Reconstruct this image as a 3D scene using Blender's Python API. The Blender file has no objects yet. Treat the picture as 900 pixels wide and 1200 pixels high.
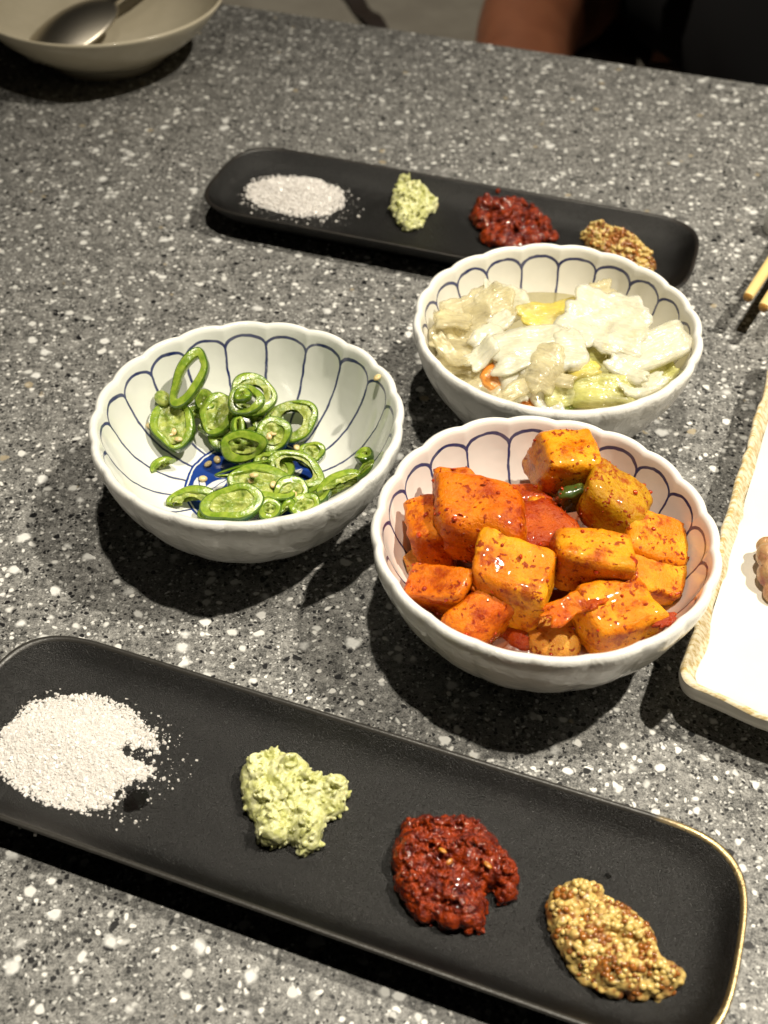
import bpy, math, random
import numpy as np
from mathutils import Vector, Matrix, noise

# ------------------------------------------------------------------ camera
F_PX, PITCH, ROLL, CAM_H = 1437.0, 0.7768, 0.0115, 0.3387
scene = bpy.context.scene
COL = scene.collection
cam_data = bpy.data.cameras.new('camera')
cam = bpy.data.objects.new('camera', cam_data)
COL.objects.link(cam)
scene.camera = cam
cam_data.sensor_fit = 'VERTICAL'
cam_data.sensor_height = 36.0
cam_data.sensor_width = 27.0
cam_data.lens = F_PX / 1200.0 * 36.0
cam_data.clip_start = 0.01
cam_data.clip_end = 60.0
CAM_ROT = Matrix.Rotation(math.pi / 2 - PITCH, 3, 'X') @ Matrix.Rotation(ROLL, 3, 'Z')
CAM_POS = Vector((0, 0, CAM_H))
cam.matrix_world = Matrix.Translation(CAM_POS) @ CAM_ROT.to_4x4()
cam_data.dof.use_dof = True
cam_data.dof.focus_distance = 0.43
cam_data.dof.aperture_fstop = 14.0

# ------------------------------------------------------------------ world and lamps
world = bpy.data.worlds.new('World')
scene.world = world
world.use_nodes = True
world.node_tree.nodes['Background'].inputs['Color'].default_value = (1.0, 0.93, 0.82, 1)
world.node_tree.nodes['Background'].inputs['Strength'].default_value = 0.002


def spot(name, loc, target, watts, size, blend, radius, color):
    d = bpy.data.lights.new(name, 'SPOT')
    d.energy = watts
    d.spot_size = math.radians(size)
    d.spot_blend = blend
    d.shadow_soft_size = radius
    d.color = color
    o = bpy.data.objects.new(name, d)
    COL.objects.link(o)
    o.location = loc
    o.rotation_euler = (Vector(target) - Vector(loc)).to_track_quat('-Z', 'Y').to_euler()
    return o


spot('track_or_fill_lamp', (0.80, 0.33, 1.45), (0.38, 0.28, 0), 142, 66, 1.0, 0.022, (1.0, 0.915, 0.76))
spot('track_or_fill_lamp', (0.04, 0.27, 1.45), (0.13, 0.15, 0), 74, 58, 1.0, 0.022, (1.0, 0.915, 0.76))
spot('track_or_fill_lamp', (-0.40, 1.25, 1.45), (0.08, 1.50, -0.3), 75, 40, 0.8, 0.03, (1.0, 0.90, 0.74))  # added fill spot to brighten the bench and bare leg, no known fixture there

scene.view_settings.view_transform = 'Standard'
scene.view_settings.look = 'None'
scene.view_settings.exposure = 0.0
scene.view_settings.gamma = 1.0
scene.view_settings.use_curve_mapping = False
scene.cycles.max_bounces = 8
scene.cycles.use_denoising = True

# ------------------------------------------------------------------ helpers
UP = Vector((0, 0, 1))
C_RIGHT = CAM_ROT @ Vector((1, 0, 0))
C_BACK = CAM_ROT @ Vector((0, 0, 1))          # towards the viewer
C_UP = CAM_ROT @ Vector((0, 1, 0))


def ray(px, py):
    return CAM_ROT @ Vector(((px - 450) / F_PX, -(py - 600) / F_PX, -1.0))


def at(px, py, z=0.0):
    d = ray(px, py)
    t = (z - CAM_H) / d.z
    return CAM_POS + d * t


def link_mesh(name, verts, faces, mats, parent=None, smooth=True, mat_idx=None):
    me = bpy.data.meshes.new(name)
    me.from_pydata([tuple(v) for v in verts], [], [tuple(f) for f in faces])
    for m in (mats if isinstance(mats, (list, tuple)) else [mats]):
        me.materials.append(m)
    if mat_idx is not None:
        me.polygons.foreach_set('material_index', np.asarray(mat_idx, dtype=np.int32))
    if smooth:
        me.polygons.foreach_set('use_smooth', np.ones(len(me.polygons), dtype=bool))
    me.update()
    o = bpy.data.objects.new(name, me)
    COL.objects.link(o)
    if parent is not None:
        o.parent = parent
    return o


def tag(o, label=None, cat=None, group=None, kind=None):
    if label: o['label'] = label
    if cat: o['category'] = cat
    if group: o['group'] = group
    if kind: o['kind'] = kind
    return o


def empty(name, loc):
    o = bpy.data.objects.new(name, None)
    COL.objects.link(o)
    o.location = loc
    o.empty_display_size = 0.01
    return o


def grid_faces(nu, nv, closed_u=True):
    """rings: nv rings of nu vertices, ring-major"""
    f = []
    for j in range(nv - 1):
        for i in range(nu if closed_u else nu - 1):
            a = j * nu + i
            b = j * nu + (i + 1) % nu
            f.append((a, b, b + nu, a + nu))
    return f


_ico = {}


def ico(sub):
    if sub not in _ico:
        import bmesh
        bm = bmesh.new()
        bmesh.ops.create_icosphere(bm, subdivisions=sub, radius=1.0)
        bm.verts.ensure_lookup_table()
        v = np.array([x.co[:] for x in bm.verts])
        f = np.array([[q.index for q in p.verts] for p in bm.faces])
        bm.free()
        _ico[sub] = (v, f)
    return _ico[sub]


def blobs(centres, radii, sub, rng, squash=0.35, stretch=(1, 1, 1)):
    """many small lumps joined into one list of verts and faces"""
    bv, bf = ico(sub)
    V, Fc = [], []
    for k, (c, r) in enumerate(zip(centres, radii)):
        s = (1 + squash * (rng.random(3) - 0.5) * 2) * np.array(stretch)
        q = rng.normal(size=(3, 3))
        q, _ = np.linalg.qr(q)
        V.append((bv * s * r) @ q.T + np.asarray(c))
        Fc.append(bf + k * len(bv))
    return np.concatenate(V), np.concatenate(Fc)


def nz(p, s, seed=0.0):
    return noise.noise(Vector((p[0] * s + seed, p[1] * s + seed * 1.7, p[2] * s - seed)))


# ------------------------------------------------------------------ node helper
class Mat:
    def __init__(self, name):
        self.m = bpy.data.materials.new(name)
        self.m.use_nodes = True
        self.t = self.m.node_tree
        self.b = self.t.nodes['Principled BSDF']
        self.out = self.t.nodes['Material Output']

    def n(self, typ, **kw):
        nd = self.t.nodes.new(typ)
        for k, v in kw.items():
            setattr(nd, k, v)
        return nd

    def put(self, sock, val):
        if isinstance(val, bpy.types.NodeSocket):
            self.t.links.new(val, sock)
        elif val is not None:
            if sock.type == 'RGBA' and not isinstance(val, (int, float)) and len(val) == 3:
                val = (*val, 1)
            sock.default_value = val

    def math(self, op, a, b=None, c=None, clamp=False):
        nd = self.n('ShaderNodeMath', operation=op)
        nd.use_clamp = clamp
        self.put(nd.inputs[0], a)
        if b is not None: self.put(nd.inputs[1], b)
        if c is not None: self.put(nd.inputs[2], c)
        return nd.outputs[0]

    def vmath(self, op, a, b=None):
        nd = self.n('ShaderNodeVectorMath', operation=op)
        self.put(nd.inputs[0], a)
        if b is not None: self.put(nd.inputs[1], b)
        return nd.outputs['Value'] if op in ('LENGTH', 'DISTANCE', 'DOT_PRODUCT') else nd.outputs[0]

    def scale(self, v, s):
        nd = self.n('ShaderNodeVectorMath', operation='SCALE')
        self.put(nd.inputs[0], v)
        self.put(nd.inputs['Scale'], s)
        return nd.outputs[0]

    def coord(self, which='Object'):
        return self.n('ShaderNodeTexCoord').outputs[which]

    def sep(self, v):
        nd = self.n('ShaderNodeSeparateXYZ')
        self.put(nd.inputs[0], v)
        return nd.outputs

    def noise(self, v, scale, detail=3, rough=0.55, dist=0.0, color=False):
        nd = self.n('ShaderNodeTexNoise')
        self.put(nd.inputs['Vector'], v)
        nd.inputs['Scale'].default_value = scale
        nd.inputs['Detail'].default_value = detail
        nd.inputs['Roughness'].default_value = rough
        nd.inputs['Distortion'].default_value = dist
        return nd.outputs['Color' if color else 'Fac']

    def voro(self, v, scale, feature='F1'):
        nd = self.n('ShaderNodeTexVoronoi', feature=feature)
        self.put(nd.inputs['Vector'], v)
        nd.inputs['Scale'].default_value = scale
        return nd

    def ramp(self, f, lo, hi):
        nd = self.n('ShaderNodeMapRange', interpolation_type='SMOOTHSTEP')
        self.put(nd.inputs['Value'], f)
        self.put(nd.inputs['From Min'], lo)
        self.put(nd.inputs['From Max'], hi)
        return nd.outputs[0]

    def mix(self, fac, a, b):
        nd = self.n('ShaderNodeMix', data_type='RGBA')
        self.put(nd.inputs[0], fac)
        self.put(nd.inputs[6], a)
        self.put(nd.inputs[7], b)
        return nd.outputs[2]

    def bump(self, h, strength, dist, prev=None):
        nd = self.n('ShaderNodeBump')
        nd.inputs['Strength'].default_value = strength
        nd.inputs['Distance'].default_value = dist
        self.put(nd.inputs['Height'], h)
        if prev is not None: self.put(nd.inputs['Normal'], prev)
        return nd.outputs[0]

    def set(self, **kw):
        for k, v in kw.items():
            self.put(self.b.inputs[k.replace('_', ' ')], v)
        return self

    def sss(self, w, radius, scale):
        self.b.inputs['Subsurface Weight'].default_value = w
        self.b.inputs['Subsurface Radius'].default_value = radius
        self.b.inputs['Subsurface Scale'].default_value = scale
        return self


# ------------------------------------------------------------------ materials
def mat_stone():
    M = Mat('speckled_stone')
    P = M.coord()
    wob = M.scale(M.vmath('SUBTRACT', M.noise(P, 170, 2, color=True), (0.5, 0.5, 0.5)), 0.0042)
    Q = M.vmath('ADD', P, wob)
    fine = M.noise(P, 1500, 3, 0.8)
    mid = M.noise(P, 480, 4, 0.7)
    broad = M.noise(P, 110, 3, 0.6)
    g = M.math('ADD', M.math('MULTIPLY', fine, 0.40), M.math('ADD', M.math('MULTIPLY', mid, 0.40), M.math('MULTIPLY', broad, 0.20)))
    base = M.mix(M.ramp(g, 0.39, 0.63), (0.036, 0.036, 0.035), (0.33, 0.325, 0.31))

    def layer(scale, prob, rmin, rmax, soft, off):
        v = M.voro(M.vmath('ADD', Q, (off, off * 0.7, off * 1.3)), scale)
        s = M.n('ShaderNodeSeparateColor')
        M.put(s.inputs[0], v.outputs['Color'])
        r = M.math('MULTIPLY_ADD', s.outputs[1], rmax - rmin, rmin)
        inside = M.ramp(M.math('SUBTRACT', r, v.outputs['Distance']), 0.0, soft)
        pick = M.math('LESS_THAN', s.outputs[0], prob)
        return M.math('MULTIPLY', inside, pick), s.outputs[2]
    # grey grains, black flecks, pale chips from tiny to large, a few tan ones
    f, h = layer(720, 0.36, 0.25, 0.55, 0.2, 0.11)
    c = M.mix(M.math('MULTIPLY', f, 0.8), base, (0.56, 0.56, 0.54))
    f, h = layer(640, 0.36, 0.25, 0.55, 0.12, 0.37)
    c = M.mix(f, c, (0.010, 0.010, 0.011))
    f, h = layer(400, 0.30, 0.18, 0.52, 0.22, 0.63)
    c = M.mix(f, c, (0.74, 0.73, 0.70))
    f, h = layer(270, 0.17, 0.14, 0.45, 0.09, 0.83)
    c = M.mix(f, c, (0.009, 0.009, 0.010))
    f, h = layer(200, 0.33, 0.12, 0.48, 0.18, 0.29)
    c = M.mix(f, c, M.mix(h, (0.50, 0.50, 0.48), (0.86, 0.85, 0.82)))
    f, h = layer(150, 0.05, 0.12, 0.36, 0.10, 0.53)
    c = M.mix(M.math('MULTIPLY', f, 0.8), c, M.mix(M.ramp(h, 0.5, 0.7), (0.36, 0.30, 0.20), (0.14, 0.09, 0.06)))
    f, h = layer(118, 0.27, 0.15, 0.42, 0.20, 0.91)
    c = M.mix(M.math('MULTIPLY', f, M.math('MULTIPLY_ADD', mid, 0.6, 0.62)), c, M.mix(h, (0.50, 0.50, 0.49), (0.84, 0.84, 0.82)))
    M.set(Base_Color=c, Roughness=M.math('MULTIPLY_ADD', fine, 0.25, 0.3))
    M.b.inputs['Specular IOR Level'].default_value = 0.4
    M.set(Normal=M.bump(M.noise(P, 1500, 2), 0.15, 0.0003))
    return M.m


def mat_porcelain(tint=(0.78, 0.775, 0.74)):
    M = Mat('white_glaze')
    P = M.coord()
    c = M.mix(M.ramp(M.noise(P, 60, 3), 0.35, 0.7), tint, tuple(x * 0.94 for x in tint))
    M.set(Base_Color=c, Roughness=0.14)
    M.b.inputs['Coat Weight'].default_value = 0.3
    M.b.inputs['Coat Roughness'].default_value = 0.05
    M.set(Normal=M.bump(M.noise(P, 150, 3, 0.5, 0.6), 0.35, 0.002))
    return M.m


def mat_painted(phase, tint=(0.78, 0.775, 0.73)):
    """white glaze with brush-drawn blue petals and a blue medallion"""
    M = Mat('painted_glaze')
    P = M.coord()
    wob = M.scale(M.vmath('SUBTRACT', M.noise(P, 140, 2, color=True), (0.5, 0.5, 0.5)), 0.0016)
    X, Y, Z = M.sep(M.vmath('ADD', P, wob))
    r = M.math('SQRT', M.math('ADD', M.math('MULTIPLY', X, X), M.math('MULTIPLY', Y, Y)))
    th = M.math('ARCTAN2', Y, X)
    u = M.math('MULTIPLY_ADD', th, 20 / (2 * math.pi), 40.0 - phase * 20 / 360.0)
    fr = M.math('FRACT', u)
    e = M.math('ABSOLUTE', M.math('SUBTRACT', fr, 0.5))              # .5 at a junction, 0 mid petal
    wid = M.math('MULTIPLY_ADD', M.noise(P, 90, 2), 0.0005, 0.00033)
    # spokes
    dsp = M.math('MULTIPLY', M.math('SUBTRACT', 0.5, e), M.math('MULTIPLY', r, 2 * math.pi / 20))
    spoke = M.math('SUBTRACT', 1.0, M.ramp(dsp, M.math('MULTIPLY', wid, 0.55), M.math('MULTIPLY', wid, 1.1)))
    low = M.math('MULTIPLY', M.math('GREATER_THAN', r, 0.0265), M.math('LESS_THAN', Z, 0.0408))
    spoke = M.math('MULTIPLY', spoke, low)
    # scallops: upper half of an ellipse in (along petal, height)
    z0, az = 0.0392, 0.0044
    px = M.math('MULTIPLY', M.math('MULTIPLY', e, 2.0), 1.0)
    pz = M.math('DIVIDE', M.math('SUBTRACT', Z, z0), az)
    k = M.math('SQRT', M.math('ADD', M.math('MULTIPLY', px, px), M.math('MULTIPLY', pz, pz)))
    wx = 0.0084
    gx = M.math('DIVIDE', px, wx)
    gz = M.math('DIVIDE', pz, az)
    g = M.math('SQRT', M.math('ADD', M.math('MULTIPLY', gx, gx), M.math('MULTIPLY', gz, gz)))
    d = M.math('ABSOLUTE', M.math('DIVIDE', M.math('MULTIPLY', M.math('SUBTRACT', k, 1.0), k), M.math('ADD', g, 0.001)))
    arch = M.math('SUBTRACT', 1.0, M.ramp(d, M.math('MULTIPLY', wid, 0.8), M.math('MULTIPLY', wid, 1.4)))
    arch = M.math('MULTIPLY', arch, M.math('GREATER_THAN', Z, z0))
    line = M.math('MAXIMUM', spoke, arch)
    # medallion
    ring = M.math('SUBTRACT', 1.0, M.ramp(M.math('ABSOLUTE', M.math('SUBTRACT', r, 0.0262)), 0.0003, 0.0006))
    disc = M.ramp(r, 0.0254, 0.0250)
    leaf = None
    for (cx, cy, ang, la, lb) in ((-0.0210, -0.0002, 105, 0.0050, 0.0024), (-0.0150, -0.0005, 45, 0.0062, 0.0028),
                                  (-0.0120, -0.0045, 20, 0.0065, 0.0026), (-0.0230, -0.0035, 160, 0.0045, 0.0022),
                                  (0.010, -0.004, 20, 0.008, 0.003), (0.012, -0.010, -20, 0.008, 0.003),
                                  (0.006, 0.010, 70, 0.0075, 0.0028), (-0.004, 0.012, 110, 0.0075, 0.0028),
                                  (0.014, 0.006, 40, 0.006, 0.0025), (0.001, -0.017, -30, 0.008, 0.003)):
        a = math.radians(ang)
        dx = M.math('SUBTRACT', X, cx)
        dy = M.math('SUBTRACT', Y, cy)
        lu = M.math('ADD', M.math('MULTIPLY', dx, math.cos(a)), M.math('MULTIPLY', dy, math.sin(a)))
        lv = M.math('ABSOLUTE', M.math('SUBTRACT', M.math('MULTIPLY', dy, math.cos(a)), M.math('MULTIPLY', dx, math.sin(a))))
        q = M.math('DIVIDE', lu, la)
        inside = M.math('SUBTRACT', M.math('MULTIPLY', M.math('SUBTRACT', 1.0, M.math('MULTIPLY', q, q)), lb), lv)
        w = M.math('MULTIPLY', M.ramp(inside, -0.0001, 0.0003), M.ramp(lv, 0.00012, 0.0003))
        leaf = w if leaf is None else M.math('MAXIMUM', leaf, w)
    disc = M.math('MULTIPLY', disc, M.math('SUBTRACT', 1.0, M.math('MULTIPLY', leaf, 0.93)))
    med = M.math('MAXIMUM', ring, disc)
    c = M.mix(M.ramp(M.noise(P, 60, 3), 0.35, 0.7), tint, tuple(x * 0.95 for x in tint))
    ink = M.mix(M.noise(P, 220, 3), (0.006, 0.010, 0.06), (0.020, 0.035, 0.17))
    blue = M.mix(M.noise(P, 180, 3), (0.006, 0.022, 0.15), (0.018, 0.06, 0.30))
    c = M.mix(med, c, blue)
    c = M.mix(M.math('MULTIPLY', line, M.math('MULTIPLY_ADD', M.noise(P, 150, 2), 0.3, 0.8)), c, ink)
    M.set(Base_Color=c, Roughness=0.12)
    M.b.inputs['Coat Weight'].default_value = 0.3
    M.b.inputs['Coat Roughness'].default_value = 0.05
    M.set(Normal=M.bump(M.noise(P, 90, 2), 0.12, 0.002))
    return M.m


def mat_black_ceramic():
    M = Mat('black_matte_ceramic')
    P = M.coord()
    sp = M.noise(P, 2600, 2, 0.7)
    c = M.mix(M.ramp(M.noise(P, 70, 4), 0.3, 0.75), (0.0035, 0.0034, 0.0032), (0.0065, 0.0062, 0.0059))
    M.set(Base_Color=c, Roughness=M.math('MULTIPLY_ADD', M.ramp(sp, 0.35, 0.7), 0.20, 0.26))
    M.b.inputs['Specular IOR Level'].default_value = 0.44
    M.set(Normal=M.bump(sp, 0.8, 0.0005))
    return M.m


def mat_gilt():
    """rim: black glaze with gilding that is left on the right-hand end only"""
    M = Mat('worn_gilt_rim')
    P = M.coord()
    X, Y, Z = M.sep(P)
    g = M.ramp(M.math('ADD', X, M.math('MULTIPLY', M.noise(P, 60, 3), 0.03)), 0.106, 0.124)
    wear = M.ramp(M.noise(P, 500, 4, 0.7), 0.30, 0.42)
    g = M.math('MULTIPLY', g, wear)
    M.set(Base_Color=M.mix(g, (0.028, 0.026, 0.023), (0.62, 0.47, 0.24)), Metallic=g,
          Roughness=M.math('MULTIPLY_ADD', M.noise(P, 900, 2), 0.3, 0.22))
    M.set(Normal=M.bump(M.noise(P, 1800, 2), 0.3, 0.0003))
    return M.m


def simple(name, col, rough=0.5, spec=0.5, metal=0.0, col2=None, scale=200, bump=0.0, bscale=600, bdist=0.0004, coat=0.0):
    M = Mat(name)
    P = M.coord()
    c = col if col2 is None else M.mix(M.ramp(M.noise(P, scale, 4, 0.6), 0.35, 0.65), col, col2)
    M.set(Base_Color=c, Roughness=rough, Metallic=metal)
    M.b.inputs['Specular IOR Level'].default_value = spec
    M.b.inputs['Coat Weight'].default_value = coat
    M.b.inputs['Coat Roughness'].default_value = 0.08
    if bump:
        M.set(Normal=M.bump(M.noise(P, bscale, 3), bump, bdist))
    return M


def mat_kimchi(name, a, b, red=0.5):
    M = Mat(name)
    P = M.coord()
    inf = M.n('ShaderNodeObjectInfo')
    off = M.scale(M.vmath('ADD', (1.3, 2.1, 0.7), (0, 0, 0)), inf.outputs['Random'])
    Q = M.vmath('ADD', P, off)
    c = M.mix(M.ramp(M.noise(Q, 75, 3), 0.35, 0.65), a, b)
    paste = M.ramp(M.math('ADD', M.noise(Q, 120, 5, 0.7), (red - 0.5) * 0.45), 0.45, 0.62)
    c = M.mix(M.math('MULTIPLY', paste, 0.85), c, (0.31, 0.028, 0.001))
    v = M.voro(M.vmath('ADD', Q, M.scale(M.noise(Q, 350, 3, color=True), 0.008)), 430)
    s = M.n('ShaderNodeSeparateColor')
    M.put(s.inputs[0], v.outputs['Color'])
    fl = M.math('MULTIPLY', M.math('LESS_THAN', s.outputs[0], 0.16 + red * 0.22), M.ramp(v.outputs['Distance'], 0.42, 0.30))
    c = M.mix(M.math('MULTIPLY', fl, 0.9), c, (0.27, 0.016, 0.002))
    M.set(Base_Color=c, Roughness=M.math('MULTIPLY_ADD', M.noise(Q, 300, 3), 0.25, 0.14))
    M.b.inputs['Coat Weight'].default_value = 0.2
    M.b.inputs['Coat Roughness'].default_value = 0.06
    M.b.inputs['Specular IOR Level'].default_value = 0.22
    M.sss(0.3, (1.0, 0.35, 0.08), 0.003)
    h = M.math('ADD', M.math('MULTIPLY', M.noise(Q, 800, 4, 0.7), 0.7), M.math('MULTIPLY', fl, 0.35))
    M.set(Normal=M.bump(h, 0.7, 0.0013))
    return M.m


def mat_cabbage(name, a, b, w=0.6):
    M = Mat(name)
    P = M.coord()
    X, Y, Z = M.sep(P)
    st = M.n('ShaderNodeCombineXYZ')
    M.put(st.inputs[0], M.math('MULTIPLY', X, 0.18)); M.put(st.inputs[1], Y); M.put(st.inputs[2], Z)
    fib = M.noise(st.outputs[0], 700, 3)
    c = M.mix(M.ramp(M.math('ADD', M.math('MULTIPLY', M.noise(P, 70, 3), 0.7), M.math('MULTIPLY', fib, 0.3)), 0.35, 0.65), a, b)
    M.set(Base_Color=c, Roughness=M.math('MULTIPLY_ADD', M.noise(P, 260, 3), 0.25, 0.08))
    M.b.inputs['Coat Weight'].default_value = 0.6
    M.b.inputs['Coat Roughness'].default_value = 0.07
    M.sss(0.4, (1.0, 0.95, 0.75), 0.004)
    M.set(Normal=M.bump(M.math('ADD', M.math('MULTIPLY', fib, 2.2), M.math('MULTIPLY', M.noise(P, 260, 3), 0.6)), 0.45, 0.0007))
    # limp wet tissue lets part of the light and of what lies under it through
    tr = M.n('ShaderNodeBsdfTransparent')
    tr.inputs['Color'].default_value = (1.0, 0.97, 0.86, 1)
    mx = M.n('ShaderNodeMixShader')
    f = M.math('MULTIPLY_ADD', M.ramp(M.math('ADD', M.math('MULTIPLY', M.noise(P, 95, 3), 0.6), M.math('MULTIPLY', fib, 0.4)), 0.36, 0.64), w * 0.62, w * 0.2)
    M.put(mx.inputs[0], f)
    M.t.links.new(M.b.outputs[0], mx.inputs[1])
    M.t.links.new(tr.outputs[0], mx.inputs[2])
    M.t.links.new(mx.outputs[0], M.out.inputs['Surface'])
    return M.m


STONE = mat_stone()
GLAZE = mat_porcelain()
BLACK = mat_black_ceramic()
GILT = mat_gilt()

# ------------------------------------------------------------------ setting: table, floor, bench
e0, e1 = Vector((-0.1083, 0.8347)), Vector((0.2325, 0.7218))
ed = (e1 - e0).normalized()
en = Vector((-ed.y, ed.x))
if en.y < 0: en = -en


def prism(name, poly, z0, z1, mat, bevel=0.0, parent=None):
    n = len(poly)
    v = [(p[0], p[1], z0) for p in poly] + [(p[0], p[1], z1) for p in poly]
    f = [tuple(range(n - 1, -1, -1)), tuple(range(n, 2 * n))]
    f += [(i, (i + 1) % n, n + (i + 1) % n, n + i) for i in range(n)]
    o = link_mesh(name, v, f, mat, parent, smooth=False)
    if bevel:
        b = o.modifiers.new('bevel', 'BEVEL')
        b.width = bevel
        b.segments = 3
        b.limit_method = 'ANGLE'
    return o


L0, L1 = e0 - ed * 0.75, e1 + ed * 0.75
tb = prism('table_top', [L0 - en * 1.05, L1 - en * 1.05, L1, L0], -0.03, 0.0, STONE, 0.0015)
tag(tb, 'grey speckled stone table top under the dishes', 'table', kind='structure')
FLOORM = simple('dark_floor_tile', (0.13, 0.12, 0.105), 0.6, col2=(0.17, 0.16, 0.14), scale=6)
fl = prism('floor', [(-4, -3), (4, -3), (4, 6), (-4, 6)], -0.79, -0.74, FLOORM.m)
tag(fl, 'dim grey floor below the table', kind='structure')

# ------------------------------------------------------------------ bowls
IN_R = np.array([0, .012, .022, .030, .037, .043, .0475, .0508, .0528, .0540, .0546])
IN_Z = np.array([.0112, .0113, .0118, .0132, .0164, .0212, .0270, .0337, .0392, .0434, .0462])
RIM = [(.0553, .0477), (.0566, .0481), (.0577, .0474), (.0581, .0458)]
OUT_R = np.array([.0578, .0566, .0543, .0510, .0468, .0420, .0375, .0335])
OUT_Z = np.array([.0420, .0370, .0310, .0245, .0180, .0122, .0082, .0056])
FOOT = [(.0315, .0045), (.0308, .0030), (.0304, .0004), (.0292, .0), (.0278, .0006), (.0272, .0040), (.0, .0044)]


def dense(r, z, m):
    s = np.r_[0, np.cumsum(np.hypot(np.diff(r), np.diff(z)))]
    t = np.linspace(0, s[-1], m)
    # smooth by local quadratic averaging of the piecewise-linear profile
    rr, zz = np.interp(t, s, r), np.interp(t, s, z)
    for _ in range(6):
        rr[1:-1] = (rr[:-2] + 2 * rr[1:-1] + rr[2:]) / 4
        zz[1:-1] = (zz[:-2] + 2 * zz[1:-1] + zz[2:]) / 4
    return rr, zz


def bowl_floor(r):
    return float(np.interp(r, IN_R, IN_Z))


def make_bowl(c, phase, label, tint):
    root = empty('flower_bowl', (c[0], c[1], 0))
    tag(root, label, 'bowl', 'fluted white bowls with blue petal lines')
    N = 480
    th = np.arange(N) / N * 2 * math.pi
    ph = (th * 20 / (2 * math.pi) - phase * 20 / 360) % 1.0 - 0.5
    lobe = 1 - (2 * np.abs(ph)) ** 2.2 - 0.62
    rng = np.random.default_rng(int(phase * 10))
    low = sum(rng.normal() * np.cos(k * th + rng.random() * 6.3) for k in (2, 3, 4, 5)) * 0.0003
    ri, zi = dense(IN_R, IN_Z, 34)
    ro, zo = dense(OUT_R, OUT_Z, 22)
    prof = [(a, b, 0) for a, b in zip(ri[1:], zi[1:])] + [(a, b, 1) for a, b in RIM] + [(a, b, 2) for a, b in zip(ro, zo)]
    prof += [(a, b, 3) for a, b in FOOT[:-1]]
    V, kinds = [], []
    for a, b, kd in prof:
        f = min(1.0, max(0.0, (b - 0.008) / 0.03))
        if kd == 0:
            amp = 0.0009 * f ** 2
        elif kd == 1:
            amp = 0.0009
        elif kd == 2:
            amp = 0.0007 * min(1, f * 1.5 + 0.15)
        else:
            amp = 0.0
        rad = a + amp * lobe + low * f
        zz = b + (0.00055 * lobe + low * 0.6) * (f ** 3 if kd != 3 else 0)
        V.append(np.stack([rad * np.cos(th), rad * np.sin(th), np.broadcast_to(zz, th.shape)], 1))
        kinds.append(kd)
    nr = len(prof)
    V = np.concatenate(V)
    faces = [tuple(reversed(q)) for q in grid_faces(N, nr)]
    ring_kind = [kinds[j] for j in range(nr - 1) for _ in range(N)]
    V = np.vstack([V, [(0, 0, IN_Z[0]), (0, 0, 0.0044)]])
    ic, oc = nr * N, nr * N + 1
    cap_i = [(ic, i, (i + 1) % N) for i in range(N)]
    lo = (nr - 1) * N
    cap_o = [(oc, lo + (i + 1) % N, lo + i) for i in range(N)]
    n_in = sum(1 for k in kinds if k == 0)
    inner_faces = [f for f, k in zip(faces, ring_kind) if k == 0]
    outer_faces = [f for f, k in zip(faces, ring_kind) if k in (1, 2)]
    foot_faces = [f for f, k in zip(faces, ring_kind) if k == 3]

    def sub(name, fc, mat):
        ids = sorted({i for f in fc for i in f})
        mp = {a: b for b, a in enumerate(ids)}
        return link_mesh(name, V[ids], [tuple(mp[i] for i in f) for f in fc], mat, root)
    # one shell: painted inside, plain outside; the foot ring below it
    shell = inner_faces + cap_i + outer_faces
    ids = sorted({i for f in shell for i in f})
    mp = {a: b for b, a in enumerate(ids)}
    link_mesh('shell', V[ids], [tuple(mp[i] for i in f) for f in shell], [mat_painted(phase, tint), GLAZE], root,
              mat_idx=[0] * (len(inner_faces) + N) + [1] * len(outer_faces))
    sub('foot_ring', foot_faces + cap_o, GLAZE)
    return root


BL, BR, BC = Vector((-0.0508, 0.3464, 0)), Vector((0.0539, 0.2899, 0)), Vector((0.0689, 0.4066, 0))
make_bowl(BL, 15.3, 'white fluted bowl holding sliced green chilies', (0.76, 0.775, 0.72))
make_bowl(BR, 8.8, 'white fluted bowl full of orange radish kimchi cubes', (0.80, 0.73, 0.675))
make_bowl(BC, 11.1, 'white fluted bowl of pale pickled cabbage beside the far black tray', (0.79, 0.77, 0.69))


def on_bowl(px, py, c, lift=0.0):
    """the point where the sight line through (px, py) meets the bowl's inner face, raised by lift metres"""
    d = ray(px, py)
    t = (0.048 - CAM_H) / d.z
    step = 0.0004
    for _ in range(900):
        p = CAM_POS + d * t
        r = math.hypot(p.x - c.x, p.y - c.y)
        if p.z <= bowl_floor(r) + 0.0002: break
        t += step
    t1 = t - lift / abs(d.z)
    return CAM_POS + d * t1


def keep_inside(o, c, gap=0.0007):
    """move vertices that would stick through a bowl's wall or floor back to its inner face"""
    M = Matrix.LocRotScale(o.location, o.rotation_euler, None)
    A = np.array(M)
    me = o.data
    v = np.empty(len(me.vertices) * 3)
    me.vertices.foreach_get('co', v)
    v = v.reshape(-1, 3) @ A[:3, :3].T + A[:3, 3]
    d = v[:, :2] - np.array([c.x, c.y])
    r = np.hypot(d[:, 0], d[:, 1])
    lim = np.interp(v[:, 2], IN_Z, IN_R) - gap
    lim = np.where(v[:, 2] > 0.047, 9.0, np.maximum(lim, 0.012))
    k = np.minimum(1.0, lim / np.maximum(r, 1e-6))
    v[:, :2] = np.array([c.x, c.y]) + d * k[:, None]
    v[:, 2] = np.maximum(v[:, 2], np.interp(r * k, IN_R, IN_Z) + gap)
    v = (v - A[:3, 3]) @ A[:3, :3]
    me.vertices.foreach_set('co', v.ravel())
    me.update()


# ------------------------------------------------------------------ black trays
T_L, T_W, T_RX, T_RY, T_E, T_N = 0.2433, 0.0706, 0.0344, 0.0308, 0.0028, 3.63


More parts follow.
